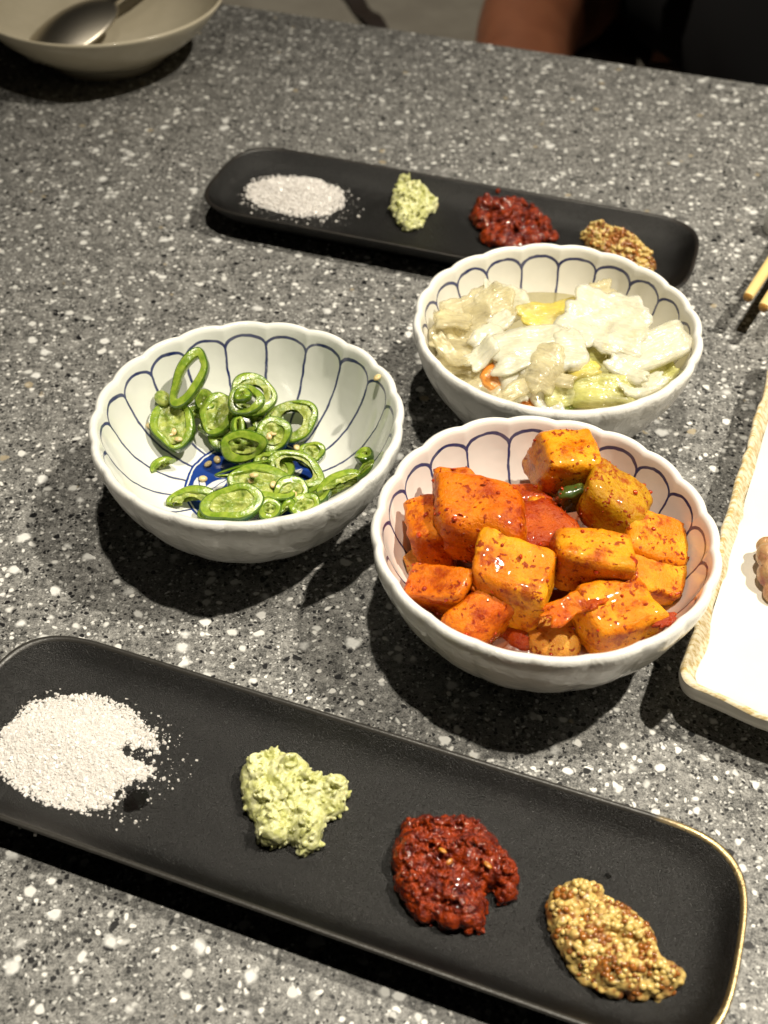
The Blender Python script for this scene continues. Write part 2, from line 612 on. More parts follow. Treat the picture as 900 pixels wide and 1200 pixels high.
def tray_outline(off, n=44):
    L, W = T_L / 2 - off, T_W / 2 - off
    rx, ry = max(T_RX - off * 0.6, 0.004), max(T_RY - off * 0.6, 0.004)
    rx, ry = min(rx, L), min(ry, W)
    pts = []
    for qx, qy in ((1, 1), (-1, 1), (-1, -1), (1, -1)):
        t = np.linspace(0, math.pi / 2, n)
        t = t - 0.12 * np.sin(4 * t)
        q = np.stack([L - rx + rx * np.cos(t) ** (2 / T_N), W - ry + ry * np.sin(t) ** (2 / T_N)], 1)
        if qx * qy < 0: q = q[::-1]
        pts.append(q * [qx, qy])
    P = np.concatenate(pts)
    P[:, 0] += np.sign(P[:, 0]) * T_E * (1 - np.clip(P[:, 1] / W, -1, 1) ** 2)
    # subdivide the long straight runs
    out = []
    for i in range(len(P)):
        a, b = P[i], P[(i + 1) % len(P)]
        m = 24 if i % n == n - 1 and (i // n) in (0, 2) else (8 if i % n == n - 1 else 1)
        for k in range(m):
            out.append(a + (b - a) * k / m)
    return np.array(out)


TRAY_FLOOR = 0.0066


def make_tray(c, th, label, rim_mat):
    root = empty('serving_tray', (c[0], c[1], 0))
    root.rotation_euler = (0, 0, th)
    tag(root, label, 'tray', 'long black trays of condiments')

    def rings(prof):
        V = []
        n = None
        for off, z in prof:
            o = tray_outline(off)
            n = len(o)
            V.append(np.c_[o, np.full(n, z)])
        return np.concatenate(V), n
    body = [(0.016, 0.0005), (0.0150, 0.0), (0.0135, 0.0006), (0.0125, 0.0032), (0.0085, 0.0052), (0.0045, 0.0090), (0.0022, 0.0125), (0.0006, 0.0148)]
    V, n = rings(body)
    f = grid_faces(n, len(body))
    inner = [(0.0020, 0.0154), (0.0032, 0.0142), (0.0048, 0.0122), (0.0068, 0.0102), (0.0092, 0.0086), (0.0120, 0.0075), (0.0150, 0.0069), (0.019, TRAY_FLOOR), (0.026, TRAY_FLOOR - .0001), (0.031, TRAY_FLOOR - .0002)]
    V2, n = rings(inner)
    f2 = [tuple(i + len(V) for i in q) for q in grid_faces(n, len(inner))]
    Va = np.vstack([V, V2])
    last = len(Va) - n
    faces = f + f2 + [tuple(range(last, last + n)), tuple(range(n - 1, -1, -1))]
    link_mesh('dish', Va, faces, BLACK, root)
    rim = [(0.0006, 0.0148), (0.0001, 0.0154), (0.0002, 0.0159), (0.0008, 0.0162), (0.0015, 0.0160), (0.0020, 0.0154)]
    V3, n = rings(rim)
    link_mesh('rim', V3, grid_faces(n, len(rim)), rim_mat, root)
    return root


BROWNRIM = simple('dark_bronze_rim', (0.010, 0.009, 0.008), 0.45, col2=(0.018, 0.014, 0.011), scale=120, bump=.3, bscale=1800).m
T1, T1A = Vector((-0.0168, 0.1985, 0)), -0.3441
T2, T2A = Vector((0.0293, 0.5409, 0)), -0.3189
make_tray(T1, T1A, 'long black tray nearest the viewer with a worn gilt end', GILT)
make_tray(T2, T2A, 'long black tray at the far side behind the bowls', BROWNRIM)


# ------------------------------------------------------------------ condiment mounds
def world_poly(pts, z=TRAY_FLOOR):
    return np.array([at(x, y, z)[:2] for x, y in pts])


def in_poly(q, P):
    x, y = q[:, 0], q[:, 1]
    c = np.zeros(len(q), bool)
    for i in range(len(P)):
        x1, y1 = P[i]; x2, y2 = P[i - 1]
        m = (y1 > y) != (y2 > y)
        c ^= m & (x < (x2 - x1) * (y - y1) / (y2 - y1 + 1e-12) + x1)
    return c


def edge_dist(q, P):
    d = np.full(len(q), 9.0)
    for i in range(len(P)):
        a, b = P[i - 1], P[i]
        t = np.clip(((q - a) @ (b - a)) / ((b - a) @ (b - a)), 0, 1)
        d = np.minimum(d, np.linalg.norm(q - (a + t[:, None] * (b - a)), axis=1))
    return d


def fill(P, n, rng):
    lo, hi = P.min(0), P.max(0)
    out = np.zeros((0, 2))
    while len(out) < n:
        q = lo + (hi - lo) * rng.random((n * 2, 2))
        out = np.vstack([out, q[in_poly(q, P)]])
    return out[:n]


def remesh(o, vox, smooth=2):
    m = o.modifiers.new('fuse', 'REMESH')
    m.mode = 'VOXEL'
    m.voxel_size = vox
    m.use_smooth_shade = True
    if smooth:
        s = o.modifiers.new('soften', 'SMOOTH')
        s.iterations = smooth
        s.factor = 0.5
    return o


def mound(name, pix, label, cat, group, mat, rng, height, lump, n, vox, base=None, seed=0, smooth=2, stretch=(1, 1, 1)):
    """a spoonful of paste: lumps piled inside its outline, fused into one surface"""
    P = world_poly(pix)
    cen = P.mean(0)
    base = base or TRAY_FLOOR
    q = fill(P, n, rng)
    d = edge_dist(q, P)
    dm = d.max()
    r = lump[0] + (lump[1] - lump[0]) * rng.random(n) ** 1.5
    q2 = q
    hh = height * np.sqrt(np.clip(1 - (1 - np.clip(d / (dm * 0.42), 0, 1)) ** 2, 0, 1))
    hh = hh * (0.8 + 0.45 * np.array([nz((a * 1, b, 0), 160, seed) for a, b in q]))
    z = base - 0.0003 + hh * rng.random(n) ** 0.35
    c3 = np.c_[q2 - cen, z - base]
    V, Fc = blobs(c3, r, 2, rng, 0.5, stretch)
    kc = 170                                           # the body of the dab under its lumps
    qc = fill(P, kc, rng)
    dc = edge_dist(qc, P)
    hc = height * np.sqrt(np.clip(1 - (1 - np.clip(dc / (dm * 0.42), 0, 1)) ** 2, 0, 1))
    hc = hc * (0.8 + 0.45 * np.array([nz((a * 1, b, 0), 160, seed) for a, b in qc]))
    Vc, Fcc = blobs(np.c_[qc - cen, hc * 0.38], np.maximum(np.minimum(hc * 0.42, dc + .0010), .0010), 2, rng, 0.2)
    Fc = np.concatenate([Fc, Fcc + len(V)])
    V = np.concatenate([V, Vc])
    o = link_mesh(name, V, Fc, mat)
    o.location = (cen[0], cen[1], base)
    remesh(o, vox, smooth)
    return tag(o, label, cat, group), P, cen


def mat_wasabi():
    M = Mat('grated_wasabi')
    P = M.coord()
    c = M.mix(M.ramp(M.noise(P, 260, 4, 0.6), 0.33, 0.68), (0.47, 0.48, 0.17), (0.74, 0.74, 0.43))
    c = M.mix(M.ramp(M.noise(P, 120, 3), 0.70, 0.76), c, (0.55, 0.33, 0.08))
    M.set(Base_Color=c, Roughness=0.33)
    M.sss(0.3, (1, 1, 0.4), 0.002)
    M.set(Normal=M.bump(M.noise(P, 900, 3), 0.5, 0.0006))
    return M.m


def mat_redpaste():
    M = Mat('red_chili_paste')
    P = M.coord()
    c = M.mix(M.ramp(M.noise(P, 300, 4, 0.65), 0.33, 0.7), (0.085, 0.006, 0.001), (0.33, 0.040, 0.003))
    M.set(Base_Color=c, Roughness=M.math('MULTIPLY_ADD', M.noise(P, 900, 2), 0.2, 0.12))
    M.b.inputs['Coat Weight'].default_value = 0.8
    M.b.inputs['Coat Roughness'].default_value = 0.08
    M.b.inputs['Specular IOR Level'].default_value = 0.25
    M.set(Normal=M.bump(M.noise(P, 1100, 3, 0.6), 1.0, 0.0008))
    return M.m


def mat_mustard():
    M = Mat('mustard_paste')
    P = M.coord()
    c = M.mix(M.ramp(M.noise(P, 200, 4, 0.6), 0.42, 0.62), (0.60, 0.43, 0.14), (0.26, 0.10, 0.028))
    M.set(Base_Color=c, Roughness=0.25)
    M.b.inputs['Coat Weight'].default_value = 0.4
    M.sss(0.2, (1, 0.7, 0.2), 0.002)
    M.set(Normal=M.bump(M.noise(P, 700, 3), 0.5, 0.0008))
    return M.m


WASABI, REDP, MUSTARD = mat_wasabi(), mat_redpaste(), mat_mustard()
SEED_Y = simple('pale_mustard_seed', (0.70, 0.52, 0.20), 0.2, col2=(0.58, 0.40, 0.11), scale=500, coat=0.4).sss(0.3, (1, .7, .2), .0015).m
SEED_B = simple('brown_mustard_seed', (0.20, 0.065, 0.014), 0.18, col2=(0.36, 0.13, 0.02), scale=400, coat=0.5).m
PASTE_SEED = simple('paste_seed_skin', (0.55, 0.24, 0.03), 0.3, col2=(0.42, 0.14, 0.015), scale=900, coat=0.3).m
CHILI_SEED = simple('chili_seed_skin', (0.72, 0.60, 0.32), 0.35, col2=(0.60, 0.44, 0.18), scale=900, coat=0.2).sss(0.2, (1, .8, .4), .001).m
SALTM = simple('salt_crystal', (0.74, 0.70, 0.66), 0.3, spec=0.5, col2=(0.84, 0.81, 0.78), scale=900).sss(0.3, (1, .95, .9), .001).m


def make_salt(pix, label, rng, height, notches=(), n=15000, gs=0.00034):
    P = world_poly(pix)
    cen = P.mean(0)
    base = TRAY_FLOOR
    root = empty('salt_pile', (cen[0], cen[1], base))
    tag(root, label, 'salt', 'piles of white salt on the trays')

    def notch(q):
        k = np.ones(len(q))
        for (x, y, r) in notches:
            w = np.array(at(x, y, TRAY_FLOOR)[:2])
            dd = np.linalg.norm(q - w, axis=1) / r + 0.9 * np.array([nz((a, b, 0), 420, 2.0) for a, b in q])
            k *= np.clip((dd - 0.7) / 0.5, 0, 1)
        return k

    def height_at(q):
        d = edge_dist(q, P) * np.where(in_poly(q, P), 1, -1)
        t = np.clip(d / 0.020, 0, 1)
        h = height * t ** 0.8
        h = h * notch(q)
        h += 0.0005 * np.array([nz((a, b, 0), 260) for a, b in q]) * (t > 0.08)
        return h, d
    # the body of the heap: a height field on a fine grid, left out where it thins to nothing
    lo, hi = P.min(0) - 0.002, P.max(0) + 0.002
    nx, ny = 90, 90
    gx, gy = np.meshgrid(np.linspace(lo[0], hi[0], nx), np.linspace(lo[1], hi[1], ny))
    q = np.c_[gx.ravel(), gy.ravel()]
    h, d = height_at(q)
    h = h - 0.0017
    V = np.c_[q - cen, h]
    ok = h > -0.0001
    f = []
    for j in range(ny - 1):
        for i in range(nx - 1):
            a = j * nx + i
            if ok[a] and ok[a + 1] and ok[a + nx] and ok[a + nx + 1]:
                f.append((a, a + 1, a + nx + 1, a + nx))
    link_mesh('heap', V, f, SALTM, root)
    # crystals lying on it and round it
    g = fill(P, n, rng)
    spread = fill(cen + (P - cen) * 1.45, n // 2, rng)
    hs, ds = height_at(spread)
    keep = (ds < 0.001) & (rng.random(len(spread)) < np.exp(ds / 0.0048) * 0.6)
    g = np.vstack([g, spread[keep]])
    hg, dg = height_at(g)
    thin = np.clip(hg / 0.0022, 0, 1)
    k = (rng.random(len(g)) < 0.22 + 0.78 * thin) & (rng.random(len(g)) < 0.05 + 0.95 * notch(g) ** 0.7)
    g, hg = g[k], hg[k]
    m = len(g)
    size = gs * (0.4 + 1.6 * rng.random(m) ** 4)
    cube = np.array([(x, y, z) for z in (-1, 1) for y in (-1, 1) for x in (-1, 1)], float)
    cf = np.array([(0, 2, 3, 1), (4, 5, 7, 6), (0, 1, 5, 4), (2, 6, 7, 3), (0, 4, 6, 2), (1, 3, 7, 5)])
    A = rng.normal(size=(m, 3, 3))
    Q, _ = np.linalg.qr(A)
    sc = size[:, None, None] * (0.7 + 0.6 * rng.random((m, 1, 3)))
    W = np.einsum('mij,mkj->mki', Q, cube[None] * sc)
    W += np.c_[g - cen, np.maximum(hg - 0.0014, 0) + size * 0.9][:, None]
    faces = (cf[None] + (np.arange(m) * 8)[:, None, None]).reshape(-1, 4)
    o = link_mesh('salt_grains', W.reshape(-1, 3), faces, SALTM, root, smooth=False)
    tag(o, kind='stuff')
    return root


rng = np.random.default_rng(7)
make_salt([(-18, 850), (20, 826), (60, 818), (108, 812), (150, 828), (172, 852), (186, 872), (190, 895), (168, 918), (138, 945),
           (100, 952), (55, 948), (15, 925), (-15, 900)], 'large heap of white salt at the left end of the near tray', rng, 0.0044,
          [(160, 882, 0.0040), (174, 886, 0.0036), (188, 893, 0.0042), (158, 936, 0.0066)], n=60000, gs=0.00022)
make_salt([(286, 220), (300, 208), (345, 200), (385, 205), (403, 225), (404, 243), (385, 254), (345, 255), (305, 244), (288, 232)],
          'small heap of white salt at the left end of the far tray', rng, 0.0042, [], n=22000, gs=0.00025)

G_W, G_R, G_M = 'dabs of green wasabi', 'dabs of red chili paste', 'dabs of wholegrain mustard'
mound('wasabi', [(286, 915), (296, 893), (320, 886), (342, 892), (362, 908), (378, 922), (404, 916), (407, 935), (398, 960), (378, 968),
                 (372, 996), (355, 1003), (342, 988), (318, 996), (302, 988), (306, 972), (290, 952)],
      'pale green wasabi dab on the near tray beside the large salt heap', 'wasabi', G_W, WASABI, rng, 0.0115, (0.0005, 0.0013), 1300, 0.00026, smooth=1, stretch=(1.7, .8, .7))
mound('wasabi', [(457, 248), (462, 232), (460, 218), (475, 212), (492, 220), (503, 234), (514, 240), (508, 250), (498, 254), (494, 268),
                 (478, 273), (466, 264)],
      'small pale green wasabi dab on the far tray beside the small salt heap', 'wasabi', G_W, WASABI, rng, 0.0085, (0.0006, 0.0014), 600, 0.00032, smooth=1, stretch=(1.7, .8, .7))


def red_dab(pix, label, n, seeds, vox, lump, h):
    o, P, cen = mound('chili_paste', pix, label, 'chili paste', G_R, REDP, rng, h, lump, n, vox, seed=3.1, smooth=1)
    dims = ico(2)
    for (px, py, z, s) in seeds:
        w = at(px, py, z)
        v = dims[0] * np.array([0.0014, 0.0009, 0.0005]) * s
        a = rng.random() * 3
        R = np.array(Matrix.Rotation(a, 3, 'Z') @ Matrix.Rotation(0.5, 3, 'X'))
        link_mesh('chili_seed', v @ R.T - np.array([0, 0, .0008]) + (np.array(w) - np.array([cen[0], cen[1], TRAY_FLOOR])), dims[1], PASTE_SEED, o)


red_dab([(461, 1005), (474, 966), (505, 968), (530, 962), (560, 966), (572, 985), (592, 1003), (607, 1035), (603, 1055), (585, 1062),
         (578, 1046), (566, 1045), (569, 1070), (566, 1092), (550, 1095), (520, 1090), (490, 1080), (466, 1050)],
        'dark red chili paste dab on the near tray between wasabi and mustard', 1800,
        [(519, 995, 0.0185, 1.0), (572, 1012, 0.0165, 1.1), (527, 1008, 0.0185, 0.9)], 0.00027, (0.0004, 0.0011), 0.0115)
red_dab([(552, 258), (560, 238), (585, 232), (605, 240), (628, 250), (645, 268), (652, 283), (640, 296), (600, 298), (565, 286)],
        'dark red chili paste dab on the far tray behind the cabbage bowl', 230,
        [(601, 276, 0.012, 1.0)], 0.00045, (0.0010, 0.0020), 0.0100)


def mustard_dab(pix, label, n, h, nseed, vox):
    o, P, cen = mound('wholegrain_mustard', pix, label, 'mustard', G_M, MUSTARD, rng, h, (0.0008, 0.0016), n, vox, seed=5.3, smooth=7)
    q = fill(P, nseed, rng)
    d = edge_dist(q, P)
    dm = d.max()
    hh = h * np.sqrt(np.clip(1 - (1 - np.clip(d / (dm * 0.42), 0, 1)) ** 2, 0, 1))
    hh = hh * (0.8 + 0.45 * np.array([nz((a, b, 0), 160, 5.3) for a, b in q]))
    z = hh * 0.95 + 0.0001
    brown = np.array([nz((a, b, 0), 150, 9.0) for a, b in q]) + 0.25 * rng.normal(size=nseed) > 0.0
    for nm, m, mt in (('pale_mustard_seeds', ~brown, SEED_Y), ('brown_mustard_seeds', brown, SEED_B)):
        c3 = np.c_[q[m] - cen, z[m] + 0.0003 * rng.normal(size=m.sum())]
        V, Fc = blobs(c3, 0.0006 + 0.0006 * rng.random(len(c3)), 2, rng, 0.16)
        s = link_mesh(nm, V, Fc, mt, o)
        tag(s, kind='stuff')


mustard_dab([(640, 1070), (648, 1050), (668, 1040), (698, 1042), (715, 1060), (742, 1076), (760, 1094), (768, 1118), (780, 1136), (797, 1142),
             (795, 1160), (775, 1172), (735, 1172), (700, 1166), (672, 1142), (650, 1105)],
            'wholegrain mustard dab at the right end of the near tray', 420, 0.0100, 420, 0.0003)
mustard_dab([(680, 278), (690, 270), (718, 272), (742, 282), (758, 298), (768, 315), (750, 326), (720, 318), (695, 300)],
            'wholegrain mustard dab on the far tray half behind the cabbage bowl', 150, 0.0085, 330, 0.00045)

# wet drops on the near tray
WATER = Mat('clear_water')
WATER.set(Base_Color=(1, 1, 1), Roughness=0.02, IOR=1.33)
WATER.b.inputs['Transmission Weight'].default_value = 1.0
bv, bf = ico(3)
dr = [(712, 1027, .0011), (532, 912, .0007), (676, 1000, .0006), (160, 936, .0042), (152, 945, .0022), (872 - 200, 880 + 95, .0005), (498, 925, .0005)]
V, Fc = [], []
for k, (x, y, r) in enumerate(dr):
    p = np.array(at(x, y, TRAY_FLOOR))
    V.append(bv * np.array([r, r, r * (0.8 if r < .002 else 0.22)]) + p)
    Fc.append(bf + k * len(bv))
tag(link_mesh('water_droplets', np.concatenate(V), np.concatenate(Fc), WATER.m),
    'clear water droplets lying on the near black tray', 'droplets', kind='stuff')


# ------------------------------------------------------------------ green chilies
def mat_chili():
    S = Mat('chili_skin')
    P = S.coord()
    inf = S.n('ShaderNodeObjectInfo').outputs['Random']
    a = S.mix(inf, (0.025, 0.070, 0.004), (0.060, 0.13, 0.008))
    b = S.mix(inf, (0.050, 0.115, 0.007), (0.11, 0.19, 0.016))
    S.set(Base_Color=S.mix(S.noise(P, 200, 3), a, b), Roughness=0.2)
    S.b.inputs['Coat Weight'].default_value = 0.2
    S.b.inputs['Coat Roughness'].default_value = 0.08
    S.sss(0.25, (0.5, 1, 0.15), 0.002)
    Fm = Mat('chili_flesh')
    P = Fm.coord()
    Fm.set(Base_Color=Fm.mix(Fm.ramp(Fm.noise(P, 400, 4), 0.3, 0.7), (0.15, 0.25, 0.016), (0.30, 0.39, 0.050)), Roughness=0.22)
    Fm.b.inputs['Coat Weight'].default_value = 0.1
    Fm.sss(0.4, (0.6, 1, 0.2), 0.002)
    Fm.set(Normal=Fm.bump(Fm.noise(P, 900, 3), 0.35, 0.0005))
    K = Mat('chili_pith')
    P = K.coord()
    K.set(Base_Color=K.mix(K.ramp(K.noise(P, 350, 4), 0.35, 0.65), (0.17, 0.25, 0.026), (0.38, 0.43, 0.10)), Roughness=0.3)
    K.sss(0.4, (1, 1, 0.4), 0.002)
    K.set(Normal=K.bump(K.noise(P, 700, 3), 0.6, 0.001))
    return S.m, Fm.m, K.m


SKIN, FLESH, PITH = mat_chili()


def basis(n, rot):
    n = Vector(n).normalized()
    x = C_RIGHT - n * C_RIGHT.dot(n)
    if x.length < 1e-3: x = C_UP.copy()
    x.normalize()
    y = n.cross(x)
    c, s = math.cos(math.radians(rot)), math.sin(math.radians(rot))
    return Matrix((x * c + y * s, y * c - x * s, n)).transposed()


def chili_ring(px, py, lift, ra, rb, thick, wall, tilt, rot, label, pith=0.0, arc=(0, 360), nseed=0, seed=0):
    """one slice: outer skin, pale cut faces, hollow or pith-filled; tilt = (right, up, towards viewer) added to the slice's upward normal"""
    r_ = np.random.default_rng(seed + 100)
    ra, rb = ra * 1.1, rb * 1.1
    thick, wall = thick * 1.1, min(wall * (1.75 if pith > .5 else 1.55), min(ra, rb) * 0.72)
    N = 56
    full = arc[1] - arc[0] >= 360
    th = np.radians(np.linspace(arc[0], arc[1], N, endpoint=not full))
    w1, w2 = r_.random() * 6, r_.random() * 6
    out = 1 + 0.07 * np.cos(2 * th + w1) + 0.055 * np.cos(3 * th + w2) + 0.02 * np.cos(5 * th + w1)
    inn = 1 + 0.07 * np.cos(3 * th + w2) + 0.05 * np.cos(5 * th + w1)
    bend = 0.12 * thick * np.cos(2 * th + w2) + 0.25 * thick * np.cos(th + w1)
    cs, sn = np.cos(th), np.sin(th)
    h = thick / 2
    bev = min(0.0005, h * 0.5)
    ia, ib = max(ra - wall, ra * 0.12), max(rb - wall, rb * 0.12)
    sec = [(1, -bev, -h, 1), (1, 0, -h + bev, 0), (1, 0.0002, 0, 0), (1, 0, h - bev, 0), (1, -bev, h, 1), (1, -wall * 0.5, h + 0.00015, 1), (0, 0.0003, h, 1), (0, 0, h - bev, 2), (0, 0, -h + bev, 2), (0, 0.0003, -h, 1)]
    V = []
    for o, off, z, _ in sec:
        if o: x, y = (ra + off) * out * cs, (rb + off) * out * sn
        else: x, y = (ia + off) * inn * cs, (ib + off) * inn * sn
        V.append(np.stack([x, y, z + bend], 1))
    ns = len(sec)
    V = np.concatenate(V)
    faces, mi = [], []
    for j in range(ns):
        j2 = (j + 1) % ns
        m = {0: 0, 1: 0, 2: 0, 3: 0}.get(j, 1)
        for i in range(N if full else N - 1):
            i2 = (i + 1) % N
            faces.append((j * N + i, j * N + i2, j2 * N + i2, j2 * N + i))
            mi.append(m)
    if not full:
        faces.append(tuple(j * N for j in range(ns)))
        faces.append(tuple(j * N + N - 1 for j in reversed(range(ns))))
        mi += [1, 1]
    p = on_bowl(px, py, BL, lift)
    root = empty('chili_slice', p)
    root.rotation_euler = basis(UP + C_RIGHT * tilt[0] + Vector((0, 1, 0)) * tilt[1] + C_BACK * tilt[2], rot).to_euler()
    tag(root, label, 'chili slice', 'slices of green chili in the bowl')
    link_mesh('flesh', V, faces, [SKIN, FLESH], root, mat_idx=mi).data.set_sharp_from_angle(angle=math.radians(33))
    if pith > 0:
        # membrane and core: a bumpy, pitted disc set inside the ring
        na, nr = 40, 9
        a = np.linspace(0, 2 * math.pi, na, endpoint=False) if full else np.radians(np.linspace(arc[0], arc[1], na))
        Vp = []
        for sg in (1, -1):
            for q in np.linspace(1.06, 0.02, nr) if pith > .5 else np.linspace(1.06, 1.06 - pith, nr):
                x, y = ia * q * np.cos(a), ib * q * np.sin(a)
                bump = np.array([noise.noise(Vector((u * 420 + seed, v * 420, sg * 3.0))) for u, v in zip(x, y)])
                pit = np.exp(-((q - .55) / .22) ** 2) * np.clip(np.cos(3 * a + w2), 0, 1)
                Vp.append(np.stack([x, y, sg * (thick * .40 * (1 + .45 * bump) - thick * .36 * pit) + .12 * thick * np.cos(a + w1)], 1))
        Vp = np.concatenate(Vp)
        half = na * nr
        fp = grid_faces(na, nr, full) + [tuple(i + half for i in reversed(q)) for q in grid_faces(na, nr, full)]
        link_mesh('pith', Vp, fp, PITH, root)
    sv, sf = ico(2)
    for k in range(nseed):
        a = r_.random() * 6.28
        q = 0.55 * r_.random()
        M = np.array(Matrix.Rotation(r_.random() * 6, 3, 'Z') @ Matrix.Rotation(0.4 * r_.random(), 3, 'X'))
        link_mesh('seed', (sv * [0.0016, 0.0012, 0.0006]) @ M.T + [ia * q * math.cos(a), ib * q * math.sin(a), thick * 0.38], sf, CHILI_SEED, root)
    return root


def cp(x, y):                                   # coordinates measured on an enlarged view of the bowl
    return 90 + x / 2.25, 360 + y / 2.25


CH = [
    # x, y, lift, ra, rb, thick, wall, tilt, rot, pith, arc, nseed, label
    (297, 188, .009, .0112, .0052, .0042, .0022, (-.2, -.5, 1.3), 62, 0, (0, 360), 0, 'tall open oblong chili ring leaning on the wall of the bowl, topmost of all'),
    (255, 312, .006, .0098, .0074, .0045, .0016, (-.1, -.3, 1.0), 100, .9, (0, 360), 2, 'dark rimmed oval chili slice with seeds, leftmost under the tall ring'),
    (310, 305, .003, .0070, .0062, .0030, .0030, (.2, -.1, .5), 60, 0, (-100, 120), 0, 'bright green crescent of chili peeping out right of the seeded oval slice'),
    (340, 253, .004, .0039, .0039, .0050, .0030, (.1, -.1, .6), 0, .8, (0, 360), 0, 'small round chili end right of the tall oblong ring'),
    (374, 282, .006, .0088, .0064, .0035, .0016, (-.3, -.3, .7), 70, .55, (0, 360), 0, 'oval chili ring with loose pith left of the curled ring'),
    (464, 233, .008, .0088, .0080, .0032, .0018, (.2, -.4, .8), 30, .4, (0, 360), 0, 'large chili ring behind the tight curl at the back of the heap'),
    (445, 246, .013, .0061, .0063, .0034, .0019, (.1, -.2, .9), 0, 0, (0, 360), 0, 'curled chili ring lying over the large back ring'),
    (437, 233, .0155, .0030, .0030, .0036, .0017, (.1, -.2, .9), 0, .6, (0, 360), 0, 'tightly rolled chili tip inside the curled ring'),
    (565, 302, .005, .0094, .0088, .0030, .0013, (.1, -.3, .5), 40, .45, (0, 360), 0, 'wide thin walled pale chili ring at the right of the heap'),
    (518, 338, .008, .0064, .0066, .0042, .0017, (.1, -.2, .8), 10, .9, (0, 360), 2, 'round chili slice with pale core and seeds in front of the wide pale ring'),
    (440, 366, .010, .0083, .0058, .0060, .0020, (0, -1.1, .9), 0, .6, (0, 360), 0, 'thick chunk of chili lying on its side in the middle of the heap'),
    (424, 318, .013, .0048, .0022, .0028, .0022, (.9, -.4, .6), 90, 0, (0, 360), 0, 'narrow upright strip of chili above the thick chunk'),
    (456, 336, .006, .0036, .0030, .0026, .0016, (.2, -.2, .6), 0, .8, (0, 360), 0, 'small chili bit wedged between strip and seeded round slice'),
    (618, 385, .003, .0046, .0044, .0030, .0012, (.2, -.1, .5), 0, .9, (0, 360), 0, 'small pale chili disc below the wide pale ring'),
    (436, 428, .010, .0098, .0016, .0044, .0016, (.2, -.9, .4), 14, 0, (0, 360), 0, 'long light green chili strip lying across the blue medallion'),
    (578, 430, .007, .0102, .0068, .0034, .0018, (.2, -.1, .6), -28, .22, (0, 360), 0, 'open tilted chili ring showing the blue medallion through it'),
    (492, 470, .009, .0128, .0068, .0042, .0019, (.1, .1, .5), -8, .75, (0, 360), 2, 'largest oval chili slice with green core, centre of the front'),
    (562, 490, .007, .0070, .0052, .0036, .0016, (.1, -.3, .6), 30, .8, (0, 360), 1, 'chili slice with ragged pith right of the largest oval slice'),
    (304, 520, .004, .0088, .0062, .0036, .0018, (-.1, -.1, .5), 0, .5, (0, 180), 0, 'half round chili slice at the front left by the rim'),
    (412, 518, .008, .0105, .0068, .0040, .0019, (0, -.3, .6), 12, .8, (0, 360), 0, 'thick oval chili slice with lumpy core right at the front rim'),
    (508, 533, .006, .0042, .0038, .0034, .0014, (0, -.3, .6), 0, .8, (0, 360), 0, 'small round chili slice at the front rim right of the lumpy slice'),
    (556, 532, .005, .0034, .0026, .0030, .0014, (.2, -.3, .5), 40, .9, (0, 180), 0, 'tiny pale chili wedge at the front rim'),
    (700, 470, .005, .0092, .0050, .0042, .0018, (-.3, .1, .5), 22, .7, (0, 180), 0, 'half slice of chili at the right front wall of the bowl'),
    (762, 396, .003, .0034, .0036, .0050, .0024, (-.6, .1, .4), 0, .8, (0, 360), 0, 'single dark chili end stuck high on the right wall'),
    (764, 428, .002, .0042, .0020, .0024, .0014, (-.5, .1, .3), 30, .8, (0, 360), 0, 'dark chili scrap just under the end stuck on the right wall'),
    (632, 497, .004, .0050, .0034, .0034, .0016, (-.1, -.1, .5), 10, .8, (0, 360), 0, 'dark chili bit between the ragged slice and the right half slice'),
    (500, 300, .004, .0070, .0060, .0034, .0016, (.2, -.2, .7), 50, .8, (0, 360), 0, 'chili slice mostly hidden behind the round seeded one'),
    (395, 330, .005, .0072, .0058, .0038, .0017, (-.2, -.1, .6), 20, .8, (0, 360), 0, 'chili slice half hidden left of the narrow upright strip'),
    (520, 425, .005, .0076, .0058, .0036, .0017, (.1, -.2, .6), -30, .8, (0, 360), 0, 'chili slice tucked under the left side of the open tilted ring'),
    (455, 505, .005, .0080, .0060, .0036, .0017, (0, -.2, .6), 10, .8, (0, 360), 0, 'chili slice buried under the largest oval slice'),
    (600, 525, .004, .0060, .0046, .0036, .0016, (-.1, -.2, .6), 20, .8, (0, 360), 0, 'chili slice at the front rim below the ragged slice'),
    (660, 500, .003, .0064, .0042, .0034, .0016, (-.2, 0, .5), 30, .8, (0, 200), 0, 'dark half slice under the right half slice near the rim'),
    (360, 545, .003, .0052, .0040, .0034, .0016, (0, -.2, .6), 10, .8, (0, 360), 0, 'small chili slice at the front rim between half slice and lumpy slice'),
    (228, 418, .003, .0050, .0032, .0032, .0016, (-.2, -.2, .6), 30, .8, (0, 200), 0, 'chili scrap with pulp lying apart at the left below the seeded oval slice'),
]
for k, (x, y, lift, ra, rb, tk, wl, tilt, rot, pith, arc, ns, lab) in enumerate(CH):
    px, py = cp(x, y)
    chili_ring(px, py, lift, ra, rb, tk, wl, tilt, rot, lab, pith, arc, ns, k * 7)

